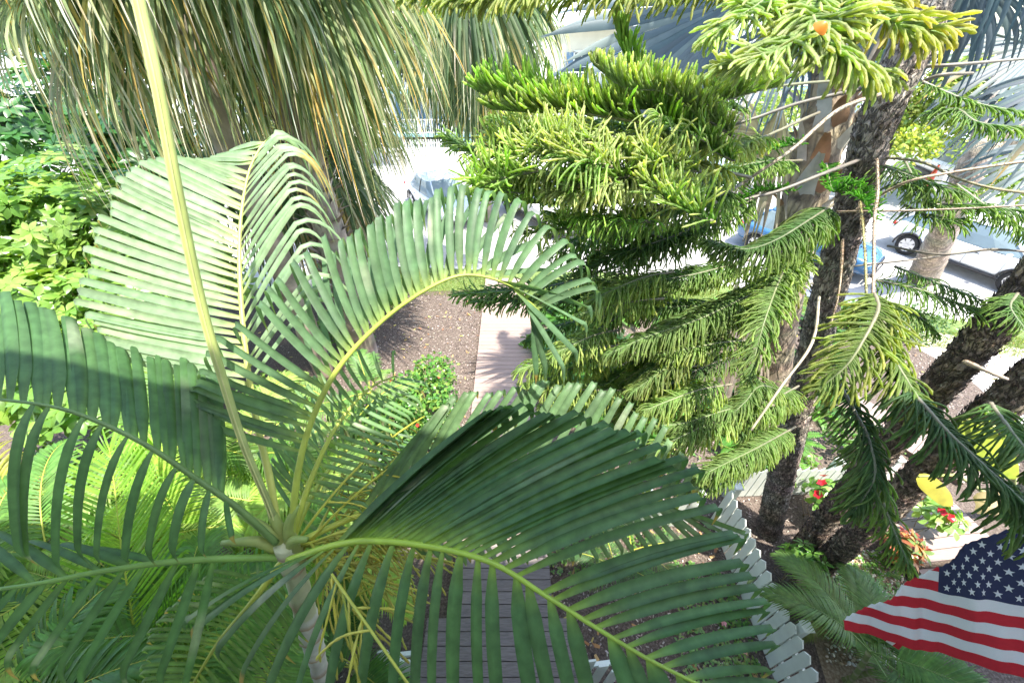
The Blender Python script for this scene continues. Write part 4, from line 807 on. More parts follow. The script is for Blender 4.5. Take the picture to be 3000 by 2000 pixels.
def shrub(name, label, cat, base, blobs, n, L, Wd, cols, group=None, whorl=1, nst=8, sr=.014, droop=.2, shell=.5, flowers=None, mat=None):
    t = thing(name, label, cat, group); base = A(base); mb = MB()
    for cen, rad in blobs: foliage(mb, A(base) + A(cen), rad, n, L, Wd, cols, whorl, droop=droop, shell=shell)
    fo = mb.build('foliage', mat or M_BROAD, t); mb = MB()
    for cen, rad in blobs: stems(mb, base, base + A(cen), rad, nst, sr, (.2, .15, .09))
    mb.build('stem', M_BARK2, t)
    if flowers:
        cc, k, fs = flowers
        for i in range(k):
            cen, rad = random.choice(blobs); u = nz(rng.normal(0, 1, 3)); u[2] = abs(u[2]) + .2; b = base + A(cen) + nz(u) * A(rad) * 1.0; mb = MB(); u = nz(u)
            e1 = nz(np.cross(u, A([0, 1, .2]))); e2 = np.cross(u, e1)
            for j in range(5): a = j * 1.257; leaf(mb, b, e1 * math.cos(a) + e2 * math.sin(a) + u * .5, u, fs, fs * .8, jit(cc, .1), .1)
            mb.build('flower', M_BROAD, t)
    return t
# umbrella-leaf bush on the left: two masses
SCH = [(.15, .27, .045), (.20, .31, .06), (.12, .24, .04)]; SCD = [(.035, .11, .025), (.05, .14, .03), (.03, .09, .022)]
def pb(base, lst): return [(P(*q) - A(base), (r, r, r * .9)) for q, r in lst]
ub = (P(200, 900, 6.0)[0], P(200, 900, 6.0)[1], 0)
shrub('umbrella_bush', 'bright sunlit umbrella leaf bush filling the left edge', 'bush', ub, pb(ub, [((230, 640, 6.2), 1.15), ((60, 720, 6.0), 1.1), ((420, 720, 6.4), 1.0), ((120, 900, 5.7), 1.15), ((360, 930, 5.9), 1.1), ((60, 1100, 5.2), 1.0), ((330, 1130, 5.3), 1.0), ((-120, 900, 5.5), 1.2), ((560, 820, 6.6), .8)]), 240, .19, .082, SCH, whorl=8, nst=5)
ub = (P(150, 400, 8)[0], P(150, 400, 8)[1], 0)
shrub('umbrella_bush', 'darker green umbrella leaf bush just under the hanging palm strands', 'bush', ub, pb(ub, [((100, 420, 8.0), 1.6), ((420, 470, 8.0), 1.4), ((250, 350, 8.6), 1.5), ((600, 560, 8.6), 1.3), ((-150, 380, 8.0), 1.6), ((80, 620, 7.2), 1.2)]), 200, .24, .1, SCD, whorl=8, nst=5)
# hibiscus by the boardwalk
hb = G(1270, 1290)
shrub('hibiscus', 'red flowered hibiscus shrub with dark green oval leaves left of the boardwalk', 'shrub', hb, [((-.15, .45, .75), (.62, .6, .62)), ((.08, -.1, .7), (.55, .55, .62)), ((-.6, -.1, .6), (.55, .5, .55)), ((-.1, 1.1, .6), (.5, .6, .5)), ((-.6, .6, .5), (.5, .55, .5))], 620, .10, .058, [(.08, .2, .04), (.12, .27, .05), (.055, .15, .03), (.2, .3, .06)], flowers=((.7, .05, .04), 6, .04), nst=10)
hb = G(1090, 1360)
shrub('leafy_shrub', 'leafy green shrub without flowers left of the hibiscus', 'shrub', hb, [((-.1, .3, .6), (.5, .6, .55)), ((.2, -.2, .5), (.5, .5, .5)), ((-.4, .9, .4), (.5, .5, .4))], 420, .11, .055, [(.1, .22, .045), (.16, .28, .06), (.07, .17, .035)], nst=8)
# ferns
def fernmesh(col, n, L, ll, w):
    mb = MB()
    for i in range(n):
        az = i * 2.4 + random.uniform(-.3, .3); el = R(random.uniform(30, 70)); d = A([math.cos(az) * math.cos(el), math.sin(az) * math.cos(el), math.sin(el)]); q = A([0, 0, .02]); pp = [q]
        for k in range(12): d = nz(d + GR * .09); q = q + d * L * random.uniform(.07, .095); pp.append(q)
        cur = np.array(pp); mb.tube(cur, .003, 3, (.12, .12, .04)); c0 = jit(col, .25)
        for k in range(26):
            t = .12 + .87 * k / 26; b = at(cur, t); tg = tang(cur, t); lat = nz(np.cross(tg, A([0, 0, 1.]))); le = ll * math.sin(math.pi * (.15 + .8 * t)) 
            for s_ in (-1, 1):
                dd = nz(lat * s_ + tg * .25 + A([0, 0, -.12])); e = b + dd * le; mb.ribbon([b, b * .5 + e * .5, e], tg, [w, w * .9, w * .1], .15, jit(c0, .1))
    return mb
ferns = []
for k, cc in enumerate([(.07, .19, .03), (.10, .25, .035), (.05, .14, .03)]):
    ferns.append(fernmesh(cc, 12, .5, .085, .016))
fpos = []
def scatter(ar, n, mind):
    out = []; tries = 0
    while len(out) < n and tries < 4000:
        tries += 1; q = ar()
        if all((q[0] - p[0]) ** 2 + (q[1] - p[1]) ** 2 > mind ** 2 for p in out + fpos): out.append(q)
    fpos.extend(out); return out
fa = quadpts((1590, 880), (1820, 880), (1800, 1150), (1600, 1140)); fb = quadpts((1850, 880), (2500, 930), (2250, 1400), (1720, 1250)); fc = quadpts((2150, 1100), (2450, 1150), (2330, 1400), (2000, 1300))
fl = [(p, 'fern bright against the right edge of the boardwalk') for p in scatter(fa, 26, .2)] + [(p, 'fern growing in the shade under the hanging pine sprays') for p in scatter(fb, 44, .25)] + [(p, 'fern growing between the pine trunks and the side path') for p in scatter(fc, 10, .28)]
src = [None] * 3; seen_ = {}
CN = ['green', 'bright', 'dark']
for i, (p, lab) in enumerate(fl):
    k = i % 3; s_ = random.uniform(1.1, 1.8)
    row = 'near the picket fence' if p[1] < 3.6 else 'in mid bed' if p[1] < 4.6 else 'in the shade' if p[1] < 5.6 else 'toward the verge' if p[1] < 7 else 'at the far edge'
    colm = 'touching the boardwalk' if p[0] < .75 else 'right of the boardwalk' if p[0] < 1.5 else 'left of the pines' if p[0] < 2.6 else 'beside the tan trunk' if p[0] < 3.6 else 'behind the pines' if p[0] < 4.6 else 'right of the pines'
    sz = 'small' if s_ < 1.33 else 'medium' if s_ < 1.56 else 'large'
    lab_ = '%s %s fern %s, %s' % (sz, CN[k], colm, row)
    if lab_ in seen_: continue
    seen_[lab_] = 1
    if src[k] is None: src[k] = o = ferns[k].build('fern', M_BROAD)
    else: o = src[k].copy(); scn.collection.objects.link(o)
    o.location = (p[0], p[1], 0); o.scale = (s_, s_, s_); o.rotation_euler = (0, 0, random.uniform(0, 6.28))
    tag(o, lab_, 'fern', 'ferns under the pines right of the boardwalk')
# small broad plants
def plant(name, label, base, h, n, L, Wd, cols, cat='plant', whorl=6, group=None, rad=.25):
    return shrub(name, label, cat, base, [((0, 0, h), (rad, rad, h * .5))], n, L, Wd, cols, group, whorl, 6, .007, .15, .2)
plant('vine_plant', 'glossy whorled green plant climbing between the fence top and the pine base', G(2295, 1700), .62, 46, .13, .05, [(.07, .17, .03), (.12, .24, .04)], rad=.24)
plant('vine_plant', 'green whorled plant sprawling below the pine base toward the pebbles', G(2360, 1800), .35, 30, .12, .045, [(.05, .13, .03), (.08, .18, .035)], rad=.22)
cr = G(2615, 1660)
shrub('croton', 'orange and green leaved croton in front of the sunlit deck', 'plant', cr, [((-.03, .1, .45), (.22, .22, .22))], 45, .17, .055, [(.38, .12, .05), (.25, .06, .04), (.12, .2, .04), (.4, .2, .07), (.14, .22, .05)], whorl=7, nst=6, sr=.008)
shrub('poinsettia', 'pale green broad leaved plant with thin red bracts beside the croton', 'plant', G(2650, 1570), [((0, 0, .7), (.26, .26, .18))], 36, .15, .085, [(.2, .36, .08), (.25, .4, .1)], whorl=5, nst=6, sr=.008, flowers=((.55, .01, .02), 5, .07))
shrub('poinsettia', 'leafy plant with red bracts just right of the leftmost pine trunk base', 'plant', G(2375, 1520), [((0, 0, .6), (.3, .35, .3))], 50, .15, .085, [(.10, .22, .04), (.18, .33, .06)], whorl=5, nst=6, sr=.008, flowers=((.5, .02, .03), 4, .08))
shrub('leafy_shrub', 'bushy green plant between the leaning pine stems and the side path', 'shrub', G(2480, 1330), [((0, 0, .4), (.6, .5, .4))], 420, .11, .05, [(.08, .19, .04), (.13, .26, .05)])
shrub('leafy_shrub', 'low green plant right behind the left pine stem foot', 'shrub', G(2300, 1400), [((0, 0, .35), (.45, .4, .35))], 300, .10, .045, [(.10, .22, .04), (.16, .28, .06)])
# large yellow leaf
yl = thing('banana_plant', 'drooping bright yellow leaf hanging above the sunlit deck', 'plant'); mb = MB()
c = spline([P(2690, 1395, 3.3), P(2740, 1430, 3.3), P(2790, 1480, 3.35)], 10); mb.ribbon(c, nz(P(2790, 1400, 3.3) - P(2740, 1430, 3.3)), A([.05, .12, .15, .16, .16, .16, .15, .14, .11, .04]), .2, (.36, .33, .05))
c = spline([P(2830, 1230, 3.2), P(2900, 1330, 3.2), P(2980, 1400, 3.2)], 10); mb.ribbon(c, A([.8, 0, .4]), A([.05, .2, .26, .28, .3, .3, .28, .24, .16, .04]), .15, (.34, .42, .06))
c = spline([P(2950, 1440, 3.3), P(2900, 1480, 3.3), P(2860, 1500, 3.35)], 8); mb.ribbon(c, A([.4, .4, .5]), A([.05, .2, .24, .26, .24, .2, .1, .04]), .2, (.5, .4, .25))
lf = mb.build('leaf', M_BROAD, yl); mb = MB(); bb = G(2960, 1500); mb.tube(spline([bb, P(2960, 1300, 3.3), P(2830, 1230, 3.2)], 16), np.linspace(.05, .012, 16), 8, (.3, .34, .1)); mb.tube(spline([bb, P(2800, 1390, 3.35), P(2690, 1395, 3.3)], 16), np.linspace(.04, .01, 16), 8, (.3, .34, .1)); mb.build('stalk', M_STEM, yl)
# groundcover seedlings inside the fence
gcov = MB(); far = quadpts((1950, 1620), (2150, 1700), (2260, 2050), (2000, 2050)); far2 = quadpts((1600, 1470), (1950, 1500), (2000, 1680), (1600, 1700)); far3 = quadpts((2450, 1600), (2650, 1640), (2700, 1850), (2430, 1880)); far4 = quadpts((1650, 1100), (2300, 1250), (2150, 1450), (1580, 1400))
for i in range(1500):
    x, y = random.choice((far, far2, far3, far4))(); b = A([x, y, random.uniform(.02, .10)]); a = random.uniform(0, 6.28)
    for j in range(3):
        aa = a + j * 2.1; leaf(gcov, b, A([math.cos(aa), math.sin(aa), .25]), A([0, 0, 1.]), random.uniform(.03, .06), .028, jit(random.choice([(.08, .2, .04), (.12, .26, .05), (.16, .25, .05)]), .2))
tag(gcov.build('ground_cover', M_BROAD), 'low green seedlings and creeping leaves over the mulch near the fence', 'ground cover', kind='stuff')
for (px, py, lab) in ((2120, 1825, 'single pink fallen blossom nearest the fence foot'), (2180, 1905, 'larger pink blossom lying on the ground cover low in the corner'), (1985, 1582, 'pale pink blossom on sunlit soil behind the big frond')):
    g = G(px, py, .09); mb = MB()
    for j in range(5): a = j * 1.257; leaf(mb, g, A([math.cos(a), math.sin(a), .3]), A([0, 0, 1.]), .045, .035, (.75, .32, .36))
    fl_ = mb.build('blossom', M_BROAD); tag(fl_, lab, 'flower')

# hedges and trees near the street
def low(label, px, py, rad, n, L, Wd, cols, name='shrub', grp=None):
    g = G(px, py); return shrub(name, label, 'shrub', g, [((0, 0, rad[2] * .8), rad)], n, L, Wd, cols, grp, 1, 8, .012)
low('green shrub at the foot of the right drooping palm trunk', 1010, 1010, (.8, .7, .5), 700, .12, .05, [(.08, .18, .04), (.14, .25, .05)])
low('broad leaved green plant filling the bed below the arching frond', 820, 1200, (.8, .7, .45), 700, .13, .055, [(.10, .22, .045), (.18, .3, .06)])
low('dark rounded shrub on the verge below the white hatchback', 2640, 985, (.9, .7, .55), 1100, .09, .04, [(.05, .11, .03), (.09, .16, .04)])
low('green shrub beside the pale tree foot on the verge', 2500, 960, (.6, .5, .45), 700, .08, .035, [(.07, .15, .03), (.05, .1, .03)])
low('dark shrub at the far right behind the leaning trunks', 3040, 1330, (.7, .6, .5), 700, .09, .04, [(.04, .1, .03), (.07, .15, .03)])
low('low leafy plant in the shade at the foot of the middle shrubs', 1700, 960, (.5, .45, .35), 500, .09, .04, [(.05, .14, .03), (.09, .2, .04)])
low('leafy yellow green shrub at the left under the lime palm', 560, 1330, (.8, .8, .5), 700, .12, .05, [(.1, .2, .04), (.2, .28, .05)])
low('leafy shrub in the bottom left corner under the shaded palm', 200, 1500, (1.2, 1.0, .7), 900, .12, .05, [(.05, .12, .03), (.1, .2, .04)])
low('leafy plant under the foreground palm stem', 880, 1560, (.6, .6, .4), 600, .11, .04, [(.06, .15, .03), (.12, .22, .04)])
sm = thing('young_tree', 'slim grey trunk standing among the ferns right of the boardwalk', 'tree'); mb = MB(); g = G(1728, 955); mb.tube(spline([g, g + A([.02, .1, .9]), g + A([-.1, .2, 2.2])], 14), np.linspace(.11, .07, 14), 9, (.16, .14, .11), .06); mb.build('trunk', M_BARK2, sm)
mb = MB(); foliage(mb, g + A([-.1, .2, 2.4]), (.6, .6, .5), 160, .14, .05, [(.05, .13, .03), (.1, .2, .05)], 1); mb.build('crown', M_BROAD, sm)

# ---------------------------------------------------------------- cars
def carpaint(name, col, rough=.22):
    m, nt, b, out = nodes(name); b.inputs['Base Color'].default_value = (*col, 1); b.inputs['Roughness'].default_value = rough; b.inputs['Coat Weight'].default_value = .8; b.inputs['Coat Roughness'].default_value = .05; return m
def simple(name, col, rough=.5, metal=0, emit=None):
    m, nt, b, out = nodes(name); b.inputs['Base Color'].default_value = (*col, 1); b.inputs['Roughness'].default_value = rough; b.inputs['Metallic'].default_value = metal; return m
M_GLASS = simple('car_glass', (.20, .26, .28), .06); M_TYRE = simple('tyre_rubber', (.02, .02, .02), .85); M_RIM = simple('rim_metal', (.55, .56, .58), .3, .7)  # glass base colour lightened to stand for reflected light
M_TRIM = simple('dark_trim', (.02, .02, .022), .5); M_RED = simple('red_lens', (.5, .02, .02), .15); M_AMB = simple('amber_lens', (.8, .25, .03), .2); M_LAMP = simple('clear_lens', (.6, .63, .65), .1)
M_PLATE = simple('plate', (.7, .7, .66), .4); M_DARK = simple('grille', (.015, .015, .018), .4)
def car(label, kind, pos, yaw, L, Wd, Ht, paint, roofx=(-.35, .12), glassx=(-.46, .30), belt=.62, hood=.60, wb=.62, wr=.34, tail=.62, spokes=6, cat='car', name='parked_car', sill=.2):
    """local x forward; z up"""
    t = thing(name, label, cat, 'cars parked along the street', tuple(pos), yaw); hw = Wd / 2
    fx = [-.5, -.485, -.44, -.36, -.2, 0, .15, .28, .38, .45, .485, .5]
    def zt(f):
        return np.interp(f, [-.5, -.47, -.40, glassx[0] + .02, glassx[1] - .02, .42, .485, .5], [tail - .14, tail - .03, tail, belt, hood, hood - .05, hood - .14, hood - .24]) * Ht
    def wf(f): return hw * np.interp(abs(f), [0, .3, .42, .48, .5], [1, 1, .955, .86, .76])
    def zb(f): return Ht * np.interp(abs(f), [0, .38, .46, .5], [sill, sill, sill + .02, sill + .09])
    mb = MB(); V = []
    for f in np.interp(np.linspace(0, 1, 34), np.linspace(0, 1, 12), fx):
        w_, top, bot = wf(f), zt(f), zb(f); mid = bot + (top - bot) * .55; x = f * L
        half = [(0, bot), (w_ * .86, bot), (w_ * .97, bot + (top - bot) * .16), (w_, mid), (w_ * .99, bot + (top - bot) * .8), (w_ * .93, top - .025), (w_ * .80, top + .008), (w_ * .4, top + .03), (0, top + .035)]
        ring = [(x, y, z) for y, z in half] + [(x, -y, z) for y, z in half[-2:0:-1]]; V += ring
    k = 16; ns = 34; fs = [(i * k + j, i * k + (j + 1) % k, (i + 1) * k + (j + 1) % k, (i + 1) * k + j) for i in range(ns - 1) for j in range(k)] + [tuple(range(k - 1, -1, -1)), tuple(range((ns - 1) * k, ns * k))]
    mb.add(V, fs); body = mb.build('body', paint, t)
    bm = bmesh.new(); bm.from_mesh(body.data); bmesh.ops.recalc_face_normals(bm, faces=bm.faces); bm.to_mesh(body.data); bm.free()
    # wheel wells
    cb = MB()
    for sx in (-1, 1):
        for sy in (-1, 1):
            n = 28; r = wr * 1.13; cx_ = sx * wb * L / 2; vs = [(cx_ + r * math.cos(a), sy * (hw + .2), wr + r * math.sin(a)) for a in np.arange(n) * 2 * math.pi / n] + [(cx_ + r * math.cos(a), sy * (hw - .27), wr + r * math.sin(a)) for a in np.arange(n) * 2 * math.pi / n]
            f_ = [(i, (i + 1) % n, n + (i + 1) % n, n + i) for i in range(n)] + [tuple(range(n - 1, -1, -1)), tuple(range(n, 2 * n))]; cb.add(vs, f_)
    cut = cb.build('cutter', M_TRIM, t, smooth=False)
    bm = bmesh.new(); bm.from_mesh(cut.data); bmesh.ops.recalc_face_normals(bm, faces=bm.faces); bm.to_mesh(cut.data); bm.free()
    md = body.modifiers.new('b', 'BOOLEAN'); md.object = cut; md.operation = 'DIFFERENCE'; md.solver = 'EXACT'
    dg = bpy.context.evaluated_depsgraph_get(); nm = bpy.data.meshes.new_from_object(body.evaluated_get(dg)); body.modifiers.clear(); body.data = nm
    bpy.data.objects.remove(cut)
    # greenhouse
    x0, x1, r0, r1 = [q * L for q in (glassx[0], glassx[1], roofx[0], roofx[1])]; zr = Ht - .02
    def gh(scale, zoff, mat, nme, cut_=None):
        mb = MB(); V = []
        for (u, zf) in ((0, 0), (.5, .5), (.85, .86), (1, 1)):
            xa = x0 + (r0 - x0) * u; xb = x1 + (r1 - x1) * u; wb_ = hw * (.90 - .2 * u ** 1.3) * scale; z = (zt(0) + .0) + (zr - zt(0)) * zf + zoff
            m_ = (xa + xb) / 2
            V += [(xa, -wb_ * .86, z), (xa - .03, 0, z), (xa, wb_ * .86, z), (xa * .6 + m_ * .4, wb_, z), (m_, wb_ * 1.01, z), (xb * .6 + m_ * .4, wb_, z), (xb, wb_ * .86, z), (xb + .06, 0, z), (xb, -wb_ * .86, z), (xb * .6 + m_ * .4, -wb_, z), (m_, -wb_ * 1.01, z), (xa * .6 + m_ * .4, -wb_, z)]
        k = 12; fs = [(i * k + j, i * k + (j + 1) % k, (i + 1) * k + (j + 1) % k, (i + 1) * k + j) for i in range(3) for j in range(k)] + [tuple(range(3 * k, 4 * k))]
        mb.add(V, fs); return mb.build(nme, mat, t, smooth=False), V
    g_, V = gh(1.0, .0, M_GLASS, 'windows')
    mb = MB(); top = V[36:48]; up = [(p[0] * 1.0, p[1] * 1.02, p[2] + .012) for p in top]; dn = [(p[0], p[1] * 1.04, p[2] - .03) for p in top]; cen = [(p[0] * .8 + .2 * (r0 + r1) / 2, p[1] * .7, p[2] + .045) for p in top]
    mb.add(dn + up + cen, [(j, (j + 1) % 12, 12 + (j + 1) % 12, 12 + j) for j in range(12)] + [(12 + j, 12 + (j + 1) % 12, 24 + (j + 1) % 12, 24 + j) for j in range(12)] + [tuple(range(24, 36))]); mb.build('roof', paint, t)
    for j, wdt in ((0, .07), (2, .07), (6, .05), (8, .05)):
        pp = [A(V[r * 12 + j]) for r in range(4)]; mb = MB(); mb.tube(pp, wdt * .6, 6, (1, 1, 1)); mb.build('pillar', paint, t)
    for j in (4, 10):
        pp = [A(V[r * 12 + j]) + A([0, .004 if j == 4 else -.004, 0]) for r in range(4)]; mb = MB(); mb.tube(pp, .022, 4); mb.build('door_pillar', M_TRIM, t)
    for sy in (-1, 1):
        for fxx in (-.20, .02, .22):     # door gaps
            w_ = wf(fxx); mb = MB(); z0_, z1_ = zb(fxx) + .05, zt(fxx) - .03
            mb.tube([(fxx * L, sy * w_ * .975, z0_ + .02), (fxx * L, sy * (w_ + .001), (z0_ + z1_) / 2), (fxx * L, sy * w_ * .985, z1_)], .004, 4); mb.build('door_seam', M_TRIM, t)
        for fxx in (-.16, .06):
            mb = MB(); mb.box((fxx * L, sy * (wf(fxx) + .004), zt(0) * .84), (.17, .02, .022), 0, bev=.006); mb.build('door_handle', M_TRIM, t)
        mb = MB(); mb.box((.21 * L, sy * (hw + .07), zt(0) + .05), (.10, .18, .13), 0, bev=.03); mb.build('mirror', paint, t)
        mb = MB(); mb.box((-.475 * L, sy * hw * .74, tail * Ht * .86), (.10, .34, .11), -sy * .35, bev=.03); mb.build('tail_light', M_RED, t)
        mb = MB(); mb.box((.465 * L, sy * hw * .70, hood * Ht * .76), (.12, .36, .12), sy * .4, bev=.03); mb.build('headlight', M_LAMP, t)
        for sx in (-1, 1):
            cxw = sx * wb * L / 2; mb = MB(); cy = sy * (hw - .12); n = 32
            prof = [(.60, -.09), (.95, -.1), (1.0, -.06), (1.0, .06), (.95, .1), (.66, .095), (.60, .06)]; V2 = []
            for i in range(n):
                a = i * 2 * math.pi / n; V2 += [(cxw + wr * r * math.cos(a), cy + sy * o, wr + wr * r * math.sin(a)) for r, o in prof]
            m7 = len(prof); mb.add(V2, [(i * m7 + j, i * m7 + j + 1, ((i + 1) % n) * m7 + j + 1, ((i + 1) % n) * m7 + j) for i in range(n) for j in range(m7 - 1)]); wh = mb.build('wheel', M_TYRE, t)
            mb = MB(); V3 = []
            mb.mi = 1; mb.tube([(cxw, cy + sy * .0, wr), (cxw, cy + sy * .03, wr)], wr * .62, 28)
            mb.mi = 0
            for i in range(spokes):
                a = i * 2 * math.pi / spokes; dr = A([math.cos(a), 0, math.sin(a)]); lt = A([-math.sin(a), 0, math.cos(a)]); ctr = A([cxw, cy + sy * .07, wr])
                for r_a, r_b, wa, wb2 in ((.05, .62, .10, .20),):
                    p4 = [ctr + dr * wr * r_a + lt * wr * wa, ctr + dr * wr * r_b + lt * wr * wb2, ctr + dr * wr * r_b - lt * wr * wb2, ctr + dr * wr * r_a - lt * wr * wa]; p4 = [A(q) for q in p4]; dd = A([0, sy * .02, 0])
                    mb.add([q - dd for q in p4] + [q + dd for q in p4], [(3, 2, 1, 0), (4, 5, 6, 7), (0, 1, 5, 4), (1, 2, 6, 5), (2, 3, 7, 6), (3, 0, 4, 7)])
            an = np.arange(33) * 2 * math.pi / 32; mb.tube([(cxw + wr * .63 * math.cos(a), cy + sy * .075, wr + wr * .63 * math.sin(a)) for a in an], wr * .035, 6, cap=False)
            mb.tube([(cxw, cy + sy * .05, wr), (cxw, cy + sy * .10, wr)], wr * .12, 14); mb.build('rim', [M_RIM, M_DARK], wh, smooth=False)
            mb = MB(); aa = np.linspace(-.15, math.pi + .15, 22); r = wr * 1.16; mb.tube([(cxw + r * math.cos(a), sy * (wf(cxw / L) + .0), wr + r * math.sin(a)) for a in aa], .028 if kind != 'van' else .02, 6); mb.build('wheel_arch', M_TRIM, t)
    mb = MB(); mb.box((.495 * L, 0, Ht * .36), (.06, Wd * .55, .16), 0, bev=.02); mb.build('grille', M_DARK, t)
    mb = MB(); mb.box((.505 * L, 0, Ht * .22), (.06, Wd * .7, .08), 0, bev=.02); mb.build('bumper_vent', M_TRIM, t)
    for sx in (-1, 1):
        mb = MB(); mb.box((sx * .502 * L, 0, Ht * (.3 if sx > 0 else .42)), (.04, .32, .15), 0); mb.build('number_plate', M_PLATE, t)
    for sy in (-1, 1):
        mb = MB(); mb.box((0, sy * (hw - .02), Ht * (sill + .005)), (wb * L * .78, .05, .10), 0, bev=.02); mb.build('sill_trim', M_TRIM, t)
    # dashboard line and wipers
    for sy in (-.3, .25):
        mb = MB(); mb.tube([(glassx[1] * L + .03, sy * Wd, zt(.2) + .045), (glassx[1] * L - .05, (sy + .28) * Wd, zt(.2) + .075)], .008, 5); mb.build('wiper', M_TRIM, t)
    return t
CW = carpaint('white_car_paint', (.80, .82, .84)); CS = carpaint('silver_car_paint', (.62, .64, .66)); CBL = carpaint('blue_car_paint', (.04, .13, .27))
def place(rear_px, front_px, side, hw, Lw, front=True):
    """ground points under rear and front wheels of the visible side -> centre and yaw"""
    a = G(*rear_px); b = G(*front_px); d = nz(b - a); nrm = A([-d[1], d[0], 0]) * side; c = a + d * Lw / 2 + nrm * hw if front else b - d * Lw / 2 + nrm * hw
    return (c[0], c[1], .01), math.atan2(d[1], d[0])
# white hatchback: visible side = its right side? rear at left, facing lower right
pos, yaw = place((2640, 744), (3010, 885), 1, .85, 2.85)
car('white hatchback with red tail light and six spoke wheels parked behind the pale tree', 'suv', pos, yaw, 4.6, 1.88, 1.6, CW, (-.33, .10), (-.475, .29), .64, .60, .62, .35, .64, 7)
pos, yaw = place((1211, 604), (1275, 654), 1, .85, 2.75)
car('white sedan facing the camera with clear windshield, between the palm strands and arching frond', 'sedan', pos, yaw, 4.6, 1.84, 1.48, CW, (-.22, .08), (-.38, .24), .62, .60, .6, .33, .66, 5)
pos, yaw = place((1470, 612), (1612, 694), 1, .9, 3.0, False)
car('white sport utility vehicle with amber side marker partly behind the pine sprays', 'suv', pos, yaw, 5.0, 1.95, 1.75, carpaint('cream_white_paint', (.78, .77, .73)), (-.44, .10), (-.49, .26), .58, .58, .6, .38, .58, 5)
pos, yaw = place((1957, 536), (2080, 590), 1, .85, 2.7)
car('small white crossover seen through a gap right of the bright pine mass', 'suv', pos, yaw, 4.4, 1.82, 1.6, CS, (-.34, .10), (-.46, .29), .62, .58, .61, .33, .62, 10)
pos, yaw = place((2200, 735), (2430, 812), 1, .8, 2.6)
car('blue car parked beyond the verge, hidden behind the two big trunks', 'sedan', pos, yaw, 4.2, 1.76, 1.5, CBL, (-.30, .08), (-.42, .26), .62, .59, .61, .32, .64, 5)
g = G(2860, 560); car('white van far on the right beyond the orange cone', 'van', (g[0], g[1] + 2.2, .01), R(80), 5.0, 1.95, 2.0, CW, (-.47, .20), (-.5, .33), .52, .5, .6, .35, .52, 5, 'van', 'parked_van')
# orange cone
ct = thing('traffic_cone', 'orange traffic cone standing left of the white van', 'traffic cone', None, tuple(G(2705, 555))); n = 20; V = []
for r, z in ((.17, .03), (.15, .05), (.11, .34), (.075, .55), (.03, .92), (.02, .93)): V += [(r * 1.5 * math.cos(a), r * 1.5 * math.sin(a), z * 1.25) for a in np.arange(n) * 2 * math.pi / n]
mb = MB(); mb.add(V, [(i * n + j, i * n + (j + 1) % n, (i + 1) * n + (j + 1) % n, (i + 1) * n + j) for i in range(5) for j in range(n)]); mb.build('cone', simple('cone_orange', (.75, .09, .03), .5), ct)
mb = MB(); mb.box((0, 0, .025), (.62, .62, .05), .2, bev=.01); mb.build('base', simple('cone_base', (.6, .08, .03), .6), ct)

